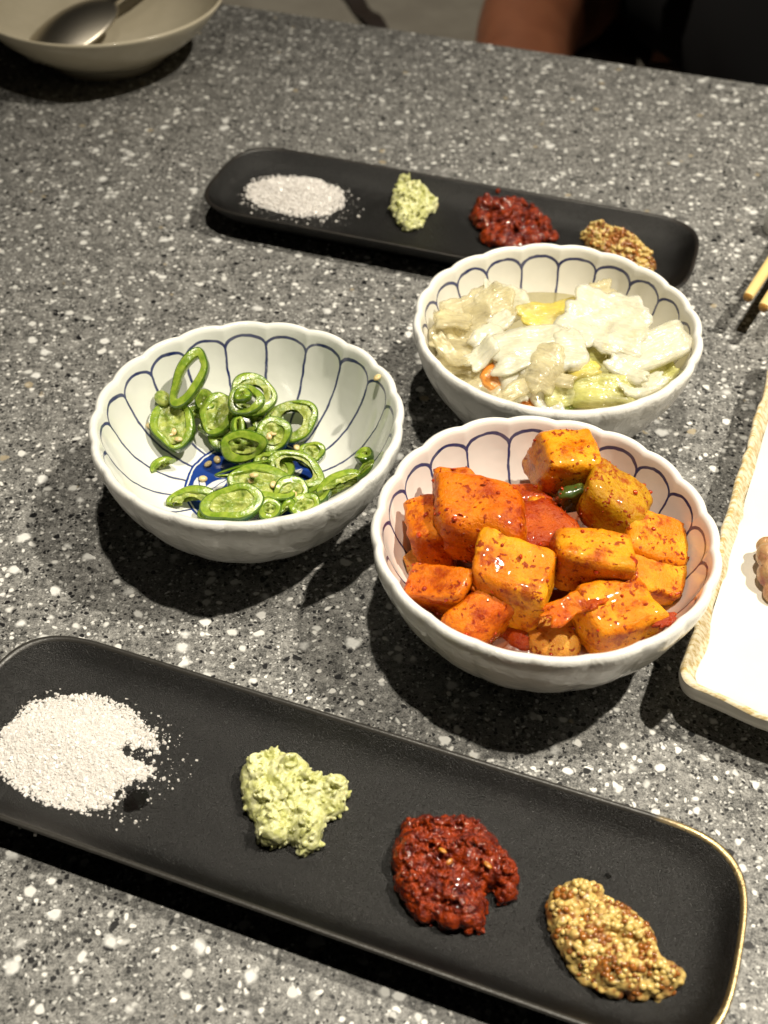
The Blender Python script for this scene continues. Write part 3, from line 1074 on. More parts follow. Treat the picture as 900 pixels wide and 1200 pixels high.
sv, sf = ico(2)
SD = [(193, 312, .001, 'chili seed at the far left edge of the chili heap'), (206, 318, .002, 'chili seed touching the seeded oval slice on its left'),
      (268, 348, .009, 'chili seed stuck on the lower part of the seeded oval slice'), (346, 413, .001, 'left of two chili seeds on the blue medallion'),
      (370, 402, .001, 'right of two chili seeds on the blue medallion'), (333, 452, .001, 'lone lower chili seed on the blue medallion'),
      (580, 370, .005, 'white chili seed below the wide pale ring'), (466, 443, .014, 'chili seed on the upper edge of the largest oval slice'),
      (792, 185, .001, 'tan chili seed stuck on the rim of the chili bowl'), (226, 240, .004, 'pale bit of chili pulp left of the tall oblong ring')]
for k, (x, y, lift, lab) in enumerate(SD):
    px, py = cp(x, y)
    p = on_bowl(px, py, BL, lift)
    if k == 8: p = at(px, py, 0.0468)
    s = 2.2 if k == 9 else 1.0
    o = link_mesh('chili_seed', (sv * [0.0018 * s, 0.0014 * s, 0.0009 * s]), sf, PITH if k == 9 else CHILI_SEED)
    o.location = p
    o.rotation_euler = (0.3, 0.2, k * 1.3)
    tag(o, lab, 'chili seed', 'loose chili seeds in the chili bowl')

# ------------------------------------------------------------------ radish kimchi
K_OR = mat_kimchi('radish_orange', (0.56, 0.105, 0.002), (0.72, 0.21, 0.004), 0.47)
K_YE = mat_kimchi('radish_yellow', (0.68, 0.19, 0.003), (0.78, 0.34, 0.012), 0.42)
K_RD = mat_kimchi('radish_red', (0.32, 0.036, 0.002), (0.48, 0.09, 0.003), 0.60)
K_GR = mat_kimchi('radish_greenish', (0.42, 0.19, 0.004), (0.56, 0.31, 0.014), 0.42)
K_PA = mat_kimchi('radish_pale', (0.55, 0.20, 0.02), (0.66, 0.33, 0.05), 0.30)
FLAKE = simple('chili_flake', (0.30, 0.016, 0.004), 0.15, col2=(0.50, 0.05, 0.005), scale=300, coat=0.5).m
K_DK = simple('radish_green_skin', (0.035, 0.06, 0.012), 0.25, col2=(0.07, 0.09, 0.012), scale=200, coat=0.4).m


def radish(px, py, z, size, ang, tilt, mat, label, seed, rnd=0.22, taper=0.1, name='radish_cube', cat='radish kimchi', nsub=14, shear=0.0):
    r_ = np.random.default_rng(seed)
    h = np.array(size) / 2 * 0.98
    g = np.linspace(-1, 1, nsub)
    V, Fc = [], []
    for ax in range(3):
        for sg in (-1, 1):
            a, b = np.meshgrid(g, g)
            q = np.zeros((nsub * nsub, 3))
            q[:, ax] = sg
            q[:, (ax + 1) % 3] = a.ravel()
            q[:, (ax + 2) % 3] = b.ravel()
            base = len(V) * nsub * nsub
            V.append(q)
            for f in grid_faces(nsub, nsub, False):
                f = tuple(base + i for i in f)
                Fc.append(f if sg > 0 else f[::-1])
    q = np.concatenate(V) * h
    rho = min(h) * min(.75, rnd * 1.6)
    core = np.clip(q, -(h - rho), h - rho)
    d = q - core
    ln = np.linalg.norm(d, axis=1, keepdims=True)
    p = core + d / np.maximum(ln, 1e-9) * rho
    # uneven cut: taper, shear and hollows
    k = p[:, 2] / h[2]
    tx, ty = (r_.random(2) - 0.5) * 2 * taper
    p[:, 0] *= 1 + tx * k
    p[:, 1] *= 1 + ty * k
    p[:, 0] += shear * k * h[0] + 0.12 * h[0] * (p[:, 1] / h[1]) * (r_.random() - .5)
    p[:, 2] += 0.10 * h[2] * (p[:, 0] / h[0]) * (r_.random() - .5) * 2
    p = p @ (np.eye(3) + 0.10 * np.clip(r_.normal(size=(3, 3)), -1.4, 1.4)).T
    off = r_.random(3) * 50
    p = np.array([np.array(v) + np.array(noise.noise_vector(Vector(v * 70 + off))) * 0.0015 + np.array(noise.noise_vector(Vector(v * 170 + off))) * 0.0006 + np.array(noise.noise_vector(Vector(v * 420 + off))) * 0.0005 for v in p])
    o = link_mesh(name, p, Fc, mat)
    w = o.modifiers.new('weld', 'WELD')
    w.merge_threshold = 0.00005
    o.location = at(px, py, z)
    o.rotation_euler = basis(UP + C_RIGHT * tilt[0] + Vector((0, 1, 0)) * tilt[1] + C_BACK * tilt[2], ang).to_euler()
    keep_inside(o, BR)
    co = np.empty(len(p) * 3)
    o.data.vertices.foreach_get('co', co)
    p = co.reshape(-1, 3)
    tag(o, label, cat, 'pieces of orange radish kimchi in the bowl')
    m = int(6 + 60 * min(1.0, h[0] * h[1] / 0.00013))
    pick = p[r_.integers(0, len(p), m)]
    V, F2 = blobs(pick * 1.0, 0.00025 + 0.0007 * r_.random(m) ** 3, 1, r_, 0.9)
    tag(link_mesh('chili_flakes', V, F2, FLAKE, o), kind='stuff')
    return o


def kp(x, y):
    return 420 + x / 2.045, 470 + y / 2.045


RK = [
    # x, y, z, size (mm), rot, tilt, material, label
    (490, 150, .044, (21, 19, 20), 8, (.15, .1, .2), K_YE, 'yellow orange radish cube at the very back, highest in the bowl', .2),
    (292, 292, .043, (29, 24, 27), -8, (-.05, 0, .05), K_OR, 'largest deep orange radish cube at the left with a domed top', .34),
    (178, 330, .032, (14, 20, 28), 8, (-.3, 0, .1), K_OR, 'orange radish slab standing against the left wall behind the largest cube', .25),
    (205, 462, .026, (22, 12, 31), -18, (-.25, -.2, .3), K_OR, 'flat orange radish slab leaning at the left front wall', .22),
    (368, 440, .036, (25, 22, 23), -24, (-.05, 0, .1), K_YE, 'yellow orange radish cube with a sharp corner in the front centre', .18),
    (555, 385, .039, (23, 20, 22), -4, (.05, 0, .15), K_YE, 'square faced radish cube right of centre', .22),
    (612, 245, .040, (29, 22, 21), -20, (.3, 0, .1), K_GR, 'greenish yellow radish chunk at the back right', .38),
    (715, 352, .033, (22, 17, 13), -12, (.2, 0, .1), K_YE, 'flat radish chunk against the right wall above the thin slab', .35),
    (728, 428, .030, (27, 16, 9), 2, (.15, 0, .3), K_YE, 'thin radish slab lying at the right front wall', .3),
    (622, 520, .030, (26, 22, 22), 20, (.1, -.1, .1), K_YE, 'big radish cube at the front right by the rim', .2),
    (300, 495, .026, (6, 5, 32), 8, (-.1, -.1, .2), K_OR, 'narrow orange radish strip hanging in front of the largest cube', .4),
    (285, 530, .024, (22, 16, 24), 30, (-.1, -.2, .2), K_OR, 'orange radish chunk low behind the front rim left of the pale one', .35),
    (395, 545, .019, (18, 18, 12), 30, (0, 0, .1), K_RD, 'dark red radish bit lowest at the front, left of the pale chunk', .4),
    (462, 568, .020, (20, 17, 15), 0, (0, 0, .1), K_PA, 'pale radish chunk low at the front rim', .45),
    (425, 268, .036, (9, 8, 10), 10, (0, 0, .2), K_YE, 'small pale radish bit behind the middle', .4),
    (430, 330, .031, (22, 20, 18), 30, (0, 0, .1), K_RD, 'red coated radish chunk deep in the middle', .35),
    (410, 245, .032, (14, 12, 20), 0, (0, 0, .1), K_RD, 'red coated radish chunk left below the highest cube', .35),
    (230, 222, .040, (14, 13, 15), 10, (0, 0, .1), K_OR, 'small orange radish corner showing behind the largest cube', .3),
    (640, 450, .022, (20, 20, 18), 15, (0, 0, .1), K_RD, 'dark orange radish chunk under the square faced cube', .35),
    (135, 388, .026, (7, 6, 9), 20, (-.2, 0, .2), K_PA, 'tiny pale radish scrap at the left wall', .4),
]
for k, (x, y, z, s, rot, tilt, m, lab, rnd) in enumerate(RK):
    px, py = kp(x, y)
    radish(px, py, z, [a / 1000 for a in s], rot, tilt, m, lab, 11 + k, rnd)
px, py = kp(508, 232)
radish(px, py, .041, (.010, .006, .012), 20, (0, 0, .2), K_DK, 'dark green radish skin patch left of the greenish chunk', 71, .45, name='radish_peel')


def sheet(name, p, w, l, thick, ruffle, n, rot, mat, label, cat, group, seed, curl=0.0, jag=0.08, k_shape=4.0, nu=26):
    """a limp piece of leaf or stalk: uneven outline, real thickness, rippled and curled"""
    r_ = np.random.default_rng(seed)
    off = r_.random(3) * 40
    ruffle *= 0.5
    g = np.linspace(-1, 1, nu)
    top, bot = [], []
    for b in g:
        for a in g:
            # square -> superellipse outline with jagged edge
            m = max(abs(a), abs(b))
            ang = math.atan2(b, a)
            se = (abs(math.cos(ang)) ** k_shape + abs(math.sin(ang)) ** k_shape) ** (-1 / k_shape)
            jg = 1 + jag * noise.noise(Vector((math.cos(ang) * 2.2, math.sin(ang) * 2.2, off[0]))) * 2 + jag * 0.6 * noise.noise(Vector((math.cos(ang) * 6, math.sin(ang) * 6, off[1])))
            x, y = m * se * jg * math.cos(ang) * w / 2, m * se * jg * math.sin(ang) * l / 2
            z = ruffle * noise.noise(Vector((x * 110 + off[0], y * 110, off[1]))) + 0.2 * ruffle * noise.noise(Vector((x * 330 + off[0], y * 330, off[2])))
            z += curl * ((x / (w / 2)) ** 2 - 0.3) * w * 0.5
            t = thick * (1 - 0.7 * m ** 10) / 2 * (1 + 0.3 * noise.noise(Vector((x * 200, y * 200, off[2]))))
            top.append((x, y, z + t))
            bot.append((x, y, z - t))
    N = nu * nu
    f = [q for q in grid_faces(nu, nu, False)]
    fb = [tuple(i + N for i in reversed(q)) for q in f]
    bd = [i for i in range(nu)] + [j * nu + nu - 1 for j in range(1, nu)] + [(nu - 1) * nu + i for i in range(nu - 2, -1, -1)] + [j * nu for j in range(nu - 2, 0, -1)]
    side = [(bd[i], bd[i - 1], bd[i - 1] + N, bd[i] + N) for i in range(len(bd))]
    o = link_mesh(name, top + bot, f + fb + side, mat)
    o.location = p
    o.rotation_euler = basis(n, rot).to_euler()
    keep_inside(o, BC if (p - BC).length < (p - BR).length else BR)
    return tag(o, label, cat, group)


def tilted(t):
    return UP + C_RIGHT * t[0] + Vector((0, 1, 0)) * t[1] + C_BACK * t[2]


px, py = kp(520, 487)
sheet('chili_shred', at(px, py, .0395), .022, .009, .002, .006, tilted((0, 0, .5)), 24, K_OR, 'ragged red chili shred lying across the front of the radish cubes',
      'radish kimchi', 'pieces of orange radish kimchi in the bowl', 5, jag=.25)
px, py = kp(735, 527)
sheet('chili_shred', at(px, py, .036), .008, .004, .002, .002, tilted((0, 0, .6)), 20, K_RD, 'small red chili scrap at the right corner of the big front cube',
      'radish kimchi', 'pieces of orange radish kimchi in the bowl', 6, jag=.25)

JUICE = simple('kimchi_juice', (0.20, 0.045, 0.008), 0.06, col2=(0.28, 0.07, 0.012), scale=80, coat=0.3).m

# ------------------------------------------------------------------ pickled cabbage
C_WH = mat_cabbage('cabbage_white', (0.72, 0.70, 0.53), (0.83, 0.81, 0.68), 0.65)
C_YE = mat_cabbage('cabbage_yellow', (0.72, 0.58, 0.10), (0.78, 0.68, 0.26), 0.8)
C_TR = mat_cabbage('cabbage_translucent', (0.60, 0.53, 0.31), (0.74, 0.68, 0.47), 0.9)
C_GR = mat_cabbage('cabbage_pale_green', (0.60, 0.59, 0.18), (0.74, 0.72, 0.36), 0.8)
C_LF = mat_cabbage('cabbage_green', (0.20, 0.32, 0.04), (0.40, 0.48, 0.10), 0.5)
C_CA = mat_cabbage('carrot', (0.80, 0.25, 0.03), (0.84, 0.34, 0.06), 0.5)


def gp(x, y):
    return 470 + x / 2.432, 270 + y / 2.432


CB = [
    # x, y, z, w, l, thick, ruffle, tilt, rot, mat, label, curl, jag, shape
    (712, 340, .043, .033, .017, .0050, .0010, (-.15, -.1, .5), 24, C_WH, 'thick white cabbage stalk jutting out at the right of the bowl', .0, .03, 7),
    (590, 255, .047, .036, .028, .0024, .0050, (-.1, 0, .5), -28, C_WH, 'large ruffled white cabbage leaf at the top of the heap', .10, .16, 4),
    (570, 178, .046, .012, .013, .0024, .0020, (0, 0, .8), 15, C_TR, 'pointed white cabbage tip behind the large ruffled leaf', .0, .2, 3),
    (420, 240, .043, .026, .015, .0024, .0040, (0, 0, .6), 8, C_YE, 'yellow curled cabbage leaf at the back middle', .3, .12, 3.5),
    (395, 335, .045, .038, .021, .0026, .0032, (0, 0, .35), 8, C_WH, 'wide bright white cabbage leaf in the centre of the heap', -.10, .14, 4),
    (215, 240, .042, .032, .026, .0028, .0060, (-.2, 0, .4), 20, C_TR, 'crumpled glassy cabbage heap at the back left', .15, .18, 4),
    (290, 205, .043, .020, .018, .0022, .0040, (0, 0, .6), -20, C_WH, 'soft white cabbage leaf between glassy heap and yellow leaf', .2, .16, 3.5),
    (120, 302, .038, .014, .017, .0026, .0040, (-.4, 0, .5), 50, C_TR, 'beige folded cabbage piece at the far left wall', .3, .12, 3),
    (178, 365, .038, .026, .019, .0030, .0030, (-.2, 0, .5), -14, C_TR, 'glassy cabbage stalk at the left front wall', -.3, .1, 4),
    (272, 415, .037, .011, .014, .0035, .0010, (0, 0, .8), -40, C_CA, 'orange carrot slice standing among the left cabbage', .0, .08, 2.5),
    (314, 415, .039, .010, .025, .0032, .0018, (-.1, 0, .7), 16, C_WH, 'narrow white cabbage strip right of the carrot slice', -.3, .08, 4),
    (402, 390, .043, .017, .023, .0040, .0030, (-.2, 0, .6), -28, C_TR, 'curved glassy cabbage lump in the front centre', -.5, .1, 3),
    (480, 345, .044, .014, .020, .0060, .0015, (0, 0, .5), 5, C_WH, 'chunky white cabbage block right of the glassy lump', .0, .08, 5),
    (578, 458, .036, .027, .014, .0070, .0014, (0, -.2, .6), -2, C_GR, 'thick pale green cabbage stalk at the front right rim', -.1, .04, 7),
    (462, 440, .037, .018, .018, .0040, .0030, (0, -.1, .7), 10, C_GR, 'pale green cabbage piece at the front beside the thick green stalk', .2, .1, 4),
    (408, 480, .034, .010, .021, .0030, .0020, (-.2, -.1, .8), 24, C_WH, 'white cabbage strip pointing at the front rim', .1, .06, 5),
    (688, 445, .038, .020, .009, .0030, .0030, (.1, 0, .6), 20, C_WH, 'white curled cabbage tail below the jutting stalk', .4, .1, 3),
    (473, 490, .032, .010, .008, .0020, .0020, (0, 0, .6), 0, C_LF, 'green leaf scrap at the front rim', .2, .2, 3),
    (366, 486, .032, .009, .010, .0030, .0010, (0, 0, .8), 30, C_CA, 'small carrot sliver low at the front rim', .0, .1, 3),
    (238, 445, .034, .034, .012, .0030, .0030, (-.2, -.1, .6), -32, C_TR, 'long glassy cabbage strip along the left front rim', -.2, .08, 4),
    (735, 430, .034, .018, .016, .0030, .0030, (-.2, 0, .3), 20, C_GR, 'pale green cabbage scrap under the jutting stalk', .2, .1, 4),
    (625, 325, .043, .016, .008, .0024, .0026, (0, 0, .6), 24, C_YE, 'yellow green cabbage frill between big leaf and jutting stalk', .2, .15, 3),
    (560, 380, .037, .030, .018, .0040, .0030, (0, 0, .5), 0, C_GR, 'pale yellow cabbage piece under the jutting stalk, in shade', .1, .1, 4),
    (500, 235, .041, .014, .008, .0030, .0020, (.2, 0, .5), 12, C_YE, 'amber cabbage end right of the yellow leaf', .3, .1, 3),
]
for k, (x, y, z, w, l, t, ru, tilt, rot, m, lab, cu, jag, ks) in enumerate(CB):
    px, py = gp(x, y)
    sheet('carrot_slice' if m is C_CA else 'cabbage_piece', at(px, py, z), w, l, t, ru, tilted(tilt), rot, m, lab,
          'carrot' if m is C_CA else 'pickled cabbage', 'pieces of pickled cabbage and carrot in the bowl', 40 + k, cu, jag, ks)
more = random.Random(5)
EXTRA = [
    (250, 300, 'white cabbage shred between the glassy heap and the central leaf', C_WH), (155, 255, 'small glassy cabbage shred on the crumpled heap', C_TR),
    (230, 355, 'white cabbage scrap above the carrot slice', C_WH), (350, 375, 'thin white cabbage shred over the central leaf', C_WH),
    (540, 300, 'white cabbage shred at the left foot of the large ruffled leaf', C_WH), (640, 270, 'thin white cabbage shred on the right of the large ruffled leaf', C_WH),
    (520, 400, 'yellow green cabbage scrap above the thick green stalk', C_YE), (430, 420, 'glassy cabbage scrap at the front beside the curved lump', C_TR),
    (330, 455, 'glassy cabbage shred below the carrot slice', C_TR), (640, 400, 'white cabbage shred under the left end of the jutting stalk', C_WH),
    (470, 290, 'white cabbage shred in front of the yellow leaf', C_WH), (140, 345, 'beige cabbage shred on the left wall', C_TR),
    (285, 255, 'small white cabbage shred at the back between heap and yellow leaf', C_WH), (605, 225, 'upright white cabbage shred on the back of the ruffled leaf', C_WH)]
for k, (x, y, lab, m) in enumerate(EXTRA):
    px, py = gp(x, y)
    sheet('cabbage_piece', at(px, py, .0445 - .00003 * max(0, y - 300)), .010 + .010 * more.random(), .006 + .006 * more.random(), .0022, .0030,
          tilted((more.uniform(-.4, .4), more.uniform(-.2, .1), more.uniform(.2, .8))), more.uniform(-50, 50), m, lab, 'pickled cabbage',
          'pieces of pickled cabbage and carrot in the bowl', 140 + k, more.uniform(-.3, .4), .14, 4, 18)


def pool(name, c, z, mat, label):
    jr = float(np.interp(z, IN_Z, IN_R)) - .0003
    n = 72
    ring = [(math.cos(2 * math.pi * i / n), math.sin(2 * math.pi * i / n)) for i in range(n)]
    v = [(0, 0, 0)] + [(jr * a, jr * b, 0) for a, b in ring] + [(0, 0, -.003)] + [((jr - .003) * a, (jr - .003) * b, -.003) for a, b in ring]
    f = [(0, 1 + i, 1 + (i + 1) % n) for i in range(n)] + [(n + 1, n + 2 + (i + 1) % n, n + 2 + i) for i in range(n)]
    f += [(1 + i, n + 2 + i, n + 2 + (i + 1) % n, 1 + (i + 1) % n) for i in range(n)]
    o = link_mesh(name, v, f, mat)
    o.location = (c.x, c.y, z)
    return tag(o, label, name.split('_')[-1], kind='stuff')


BRINE = simple('pickle_brine', (0.55, 0.48, 0.22), 0.08, col2=(0.62, 0.55, 0.30), scale=80, coat=.3).m
pool('kimchi_juice', BR, .0205, JUICE, 'dark red juice pooled under the radish cubes')
pool('pickle_brine', BC, .029, BRINE, 'pale yellow brine under the pickled cabbage')


# ------------------------------------------------------------------ white handmade plate at the right
def mat_plate():
    M = Mat('cream_plate_glaze')
    P = M.coord()
    c = M.mix(M.ramp(M.noise(P, 40, 3), 0.3, 0.7), (0.76, 0.725, 0.64), (0.71, 0.675, 0.59))
    M.set(Base_Color=c, Roughness=0.22)
    M.set(Normal=M.bump(M.noise(P, 60, 3), 0.15, 0.003))
    R = Mat('brushed_ochre_edge')
    P = R.coord()
    st = R.n('ShaderNodeMapping')
    R.put(st.inputs['Vector'], P)
    st.inputs['Rotation'].default_value = (0, 0, -1.1)
    st.inputs['Scale'].default_value = (70, 700, 300)
    s = R.noise(st.outputs[0], 1.0, 5, 0.65)
    c = R.mix(R.ramp(s, 0.37, 0.60), (0.46, 0.33, 0.12), (0.74, 0.66, 0.48))
    R.set(Base_Color=c, Roughness=0.3)
    R.set(Normal=R.bump(s, 0.3, 0.001))
    return M.m, R.m


CREAM, OCHRE = mat_plate()
P0 = Vector((0.0950, 0.2455))
du, dv = Vector((.371, .928)).normalized(), Vector((.885, -.465)).normalized()
quad = [P0, P0 + dv * .25, P0 + dv * .25 + du * .21, P0 + du * .21]


def round_poly(quad, off, rad, n=12):
    c = sum(quad, Vector((0, 0))) / 4
    out = []
    m = len(quad)
    # inset each side by off
    lines = []
    for i in range(m):
        a, b = quad[i], quad[(i + 1) % m]
        d = (b - a).normalized()
        nrm = Vector((-d.y, d.x))
        if (c - a).dot(nrm) < 0: nrm = -nrm
        lines.append((a + nrm * off, d))
    cor = []
    for i in range(m):
        (p, d), (q, e) = lines[i - 1], lines[i]
        t = ((q.x - p.x) * e.y - (q.y - p.y) * e.x) / (d.x * e.y - d.y * e.x)
        cor.append(p + d * t)
    for i in range(m):
        p = cor[i]
        a = (cor[i - 1] - p).normalized() * rad
        b = (cor[(i + 1) % m] - p).normalized() * rad
        for k in range(n + 1):
            t = k / n
            out.append(p + a * (1 - t) ** 2 + b * t ** 2)
        q2 = cor[(i + 1) % m]
        s0, s1 = p + b, q2 + (p - q2).normalized() * rad
        for k in range(1, 40):
            out.append(s0 + (s1 - s0) * k / 40)
    return out


pc = sum(quad, Vector((0, 0))) / 4
plate = empty('square_plate', (pc.x, pc.y, 0))
tag(plate, 'handmade cream plate with brushed ochre edge at the right', 'plate')


def plate_part(name, prof, mat, cap=None):
    V = []
    for off, z, rad in prof:
        o = round_poly(quad, off, rad)
        for p in o:
            w = 0.0011 * noise.noise(Vector((p.x * 55, p.y * 55, 1.0))) + 0.0006 * noise.noise(Vector((p.x * 190, p.y * 190, 3.0)))
            k = 1.0 if z > 0.009 else 0.0
            inw = (pc - p).normalized() * w * (1.6 if name == 'edge_band' else .6) * k
            V.append((p.x + inw.x - pc.x, p.y + inw.y - pc.y, z + w * 0.5 * (1 if z > .0135 else 0)))
    n = len(o)
    f = [q for q in grid_faces(n, len(prof))]
    if cap == 'last': f.append(tuple(range(len(V) - n, len(V))))
    if cap == 'first': f.append(tuple(range(n - 1, -1, -1)))
    return link_mesh(name, V, f, mat, plate)


plate_part('body', [(.034, .0005, .02), (.033, 0, .02), (.031, .0008, .02), (.029, .006, .02), (.014, .0105, .014), (.004, .0130, .011), (.0006, .0155, .010), (0, .0185, .010), (.0003, .0213, .010)], CREAM, 'first')
plate_part('edge_band', [(.0003, .0213, .010), (.0010, .0223, .0095), (.0018, .0223, .009), (.0030, .0205, .008), (.0046, .0178, .007), (.0058, .0160, .0065)], OCHRE)
plate_part('floor', [(.0056, .0163, .0065), (.0075, .0152, .006), (.012, .0146, .006), (.03, .0143, .006)], CREAM, 'last')

# piece of grilled meat on it
MEAT = Mat('grilled_meat')
P = MEAT.coord()
mc = MEAT.mix(MEAT.ramp(MEAT.noise(P, 110, 4), 0.38, 0.62), (0.44, 0.26, 0.12), (0.26, 0.06, 0.045))
mc = MEAT.mix(MEAT.ramp(MEAT.noise(P, 500, 3), 0.66, 0.72), mc, (0.05, 0.03, 0.015))
MEAT.set(Base_Color=mc, Roughness=0.3)
MEAT.sss(0.25, (1, .5, .3), .002)
MEAT.set(Normal=MEAT.bump(MEAT.noise(P, 300, 4), 0.6, 0.002))
r_ = np.random.default_rng(31)
m0 = at(903, 675, .0146)
cs = np.c_[(r_.random(46) - .5) * .017, (r_.random(46) - .5) * .022, .002 + r_.random(46) * .006]
cs[:, 0] += .006
V, Fc = blobs(cs, .0026 + .002 * r_.random(46), 2, r_, .4)
o = remesh(link_mesh('meat_piece', V, Fc, MEAT.m), .0005, 4)
o.location = m0
tag(o, 'browned piece of grilled meat on the cream plate', 'meat')


# ------------------------------------------------------------------ chopsticks
def mat_wood():
    M = Mat('pale_bamboo')
    P = M.coord()
    mp = M.n('ShaderNodeMapping')
    M.put(mp.inputs['Vector'], P)
    mp.inputs['Scale'].default_value = (8, 500, 500)
    M.set(Base_Color=M.mix(M.noise(mp.outputs[0], 2, 3), (0.70, 0.50, 0.18), (0.80, 0.64, 0.30)), Roughness=0.35)
    return M.m


WOOD = mat_wood()
WOODEND = simple('bamboo_cut_end', (0.50, 0.24, 0.05), 0.5, col2=(0.62, 0.34, 0.09), scale=900).m


def chopstick(tip_px, tip_z, far, label):
    a = at(*tip_px, tip_z)
    b = Vector(far)
    ln = (b - a).length
    root = empty('chopstick', a)
    x = (b - a).normalized()
    y = UP.cross(x).normalized()
    z = x.cross(y)
    root.rotation_euler = Matrix((x, y, z)).transposed().to_euler()
    tag(root, label, 'chopstick', 'pair of pale bamboo chopsticks')
    n = 20
    V = []
    st = [(0.0004, .0021), (.0010, .0023), (.004, .0024), (.06, .0028), (.14, .0034), (ln - .002, .0040), (ln, .0036)]
    for s, r in st:
        for i in range(n):
            t = 2 * math.pi * i / n
            c, q = math.cos(t), math.sin(t)
            kk = (abs(c) ** 3 + abs(q) ** 3) ** (-1 / 3)
            V.append((s, r * kk * c, r * kk * q))
    f = grid_faces(n, len(st)) + [tuple(range(len(V) - n, len(V)))]
    link_mesh('stick', V, f, WOOD, root)
    V = []
    for s, r in ((.0004, .0021), (0, .0017), (-.0001, .0002)):
        for i in range(n):
            t = 2 * math.pi * i / n
            V.append((s, r * math.cos(t), r * math.sin(t)))
    link_mesh('tip_end', V, grid_faces(n, 3) + [tuple(range(2 * n, 3 * n))], WOODEND, root)


t1, t2 = at(876, 349, .021), at(894, 361, .021)
chopstick((876, 349), .021, (t1.x + .115, t1.y + .20, .0195), 'left bamboo chopstick, the one nearer the cabbage bowl')
chopstick((894, 361), .021, (t2.x + .118, t2.y + .20, .0195), 'right bamboo chopstick, cut by the picture edge')
for fr in (.42, .93):
    p = t1.lerp(t2, .5) + Vector((.116, .2, 0)) * fr
    n = 28
    V = []
    for off, z in ((.001, 0), (0, .0012), (0, .0135), (.0012, .0155), (.003, .0160)):
        for i in range(n):
            t = 2 * math.pi * i / n
            V.append(((.024 - off) * math.cos(t), (.008 - off) * math.sin(t), z))
    o = link_mesh('chopstick_rest', V, grid_faces(n, 5) + [tuple(range(4 * n, 5 * n)), tuple(range(n - 1, -1, -1))], GLAZE)
    o.location = (p.x, p.y, 0)
    o.rotation_euler = (0, 0, -.53)
    tag(o, 'white chopstick rest under the %s of the bamboo chopsticks' % ('front' if fr < .5 else 'back ends'), 'chopstick rest')

# ------------------------------------------------------------------ spoon bowl at the far left
BEIGE = simple('beige_glaze', (0.70, 0.63, 0.48), 0.2, col2=(0.64, 0.575, 0.43), scale=40, coat=0.2).m
sb = empty('serving_bowl', (-0.177, 0.752, 0))
tag(sb, 'wide beige bowl with a spoon in it at the far left', 'bowl')
prof = [(.0, .010), (.02, .0102), (.04, .0125), (.056, .019), (.066, .028), (.072, .036), (.0742, .0394), (.0752, .0403), (.0760, .0398), (.0757, .0382),
        (.072, .033), (.064, .0235), (.053, .0145), (.042, .0080), (.037, .0060), (.0365, .0005), (.0335, 0), (.033, .0035), (.0, .004)]
rr, zz = np.array([p[0] for p in prof]), np.array([p[1] for p in prof])
N = 128
V = []
for r, z in zip(rr, zz):
    t = np.arange(N) / N * 2 * math.pi
    V.append(np.stack([max(r, 1e-5) * np.cos(t), max(r, 1e-5) * np.sin(t), np.full(N, z)], 1))
V = np.concatenate(V)
fa = [q[::-1] for q in grid_faces(N, len(rr))]
link_mesh('body', V[:N * 15], fa[:N * 14], BEIGE, sb)
link_mesh('foot_ring', V[N * 14:], [tuple(i - 14 * N for i in q) for q in fa[14 * N:]], BEIGE, sb)
STEEL = simple('dull_steel', (0.62, 0.57, 0.48), 0.40, metal=1.0, bump=0.1, bscale=300).m


def spoon(head, tail, label, hw=.0215, hl=.032):
    a, b = Vector(head), Vector(tail)
    x = (b - a).normalized()
    y = UP.cross(x).normalized()
    z = x.cross(y)
    root = empty('spoon', a)
    root.rotation_euler = Matrix((x, y, z)).transposed().to_euler()
    tag(root, label, 'spoon')
    nu, nv = 33, 17
    V = []
    for sgn in (0, 1):
        for j in range(nv):
            for i in range(nu):
                ph = 2 * math.pi * i / nu
                q = j / (nv - 1)
                X, Y = q * hl * math.cos(ph), q * hw * math.sin(ph)
                V.append((X, Y, 0.008 * (1 - q * q) - sgn * .0012))
    n2 = nu * nv
    f = grid_faces(nu, nv) + [tuple(i + n2 for i in reversed(q)) for q in grid_faces(nu, nv)]
    o0 = (nv - 1) * nu
    f += [(o0 + i, o0 + (i + 1) % nu, o0 + n2 + (i + 1) % nu, o0 + n2 + i) for i in range(nu)]
    link_mesh('spoon_head', V, f, STEEL, root)
    ln = (b - a).length
    V = []
    st = [(hl * .90, .0060, .0014), (hl + .012, .0052, .0020), (hl + .06, .0062, .0018), (ln - .02, .0085, .0016), (ln, .005, .001)]
    for s, w, t in st:
        for i in range(14):
            p = 2 * math.pi * i / 14
            V.append((s, w * math.cos(p), t * math.sin(p)))
    link_mesh('handle', V, grid_faces(14, len(st)) + [tuple(range(13, -1, -1)), tuple(range(4 * 14, 5 * 14))], STEEL, root)


hp = at(84, 34, .020)
spoon(hp, (hp.x + .115, hp.y + .125, .066), 'steel spoon lying in the beige bowl with its handle over the rim', .0225, .034)

# ------------------------------------------------------------------ behind the table: bench, chair leg, seated person
BENCHM = simple('grey_bench_fabric', (0.20, 0.185, 0.155), 0.8, col2=(0.24, 0.225, 0.19), scale=14, bump=.2, bscale=900).m
bench = empty('bench', (0, 1.5, -.74))
tag(bench, 'dim grey upholstered bench beyond the table edge', 'bench')
o = prism('seat', [(-.75, -.12), (.75, -.12), (.75, .36), (-.75, .36)], .37, .46, BENCHM, .02, bench)
o = prism('base', [(-.74, -.08), (.74, -.08), (.74, .34), (-.74, .34)], 0, .367, BENCHM, .01, bench)
o = prism('backrest', [(-.75, .363), (.75, .363), (.75, .45), (-.75, .45)], .30, .95, BENCHM, .02, bench)
DARKW = simple('dark_brown_wood', (0.035, 0.022, 0.016), 0.5).m


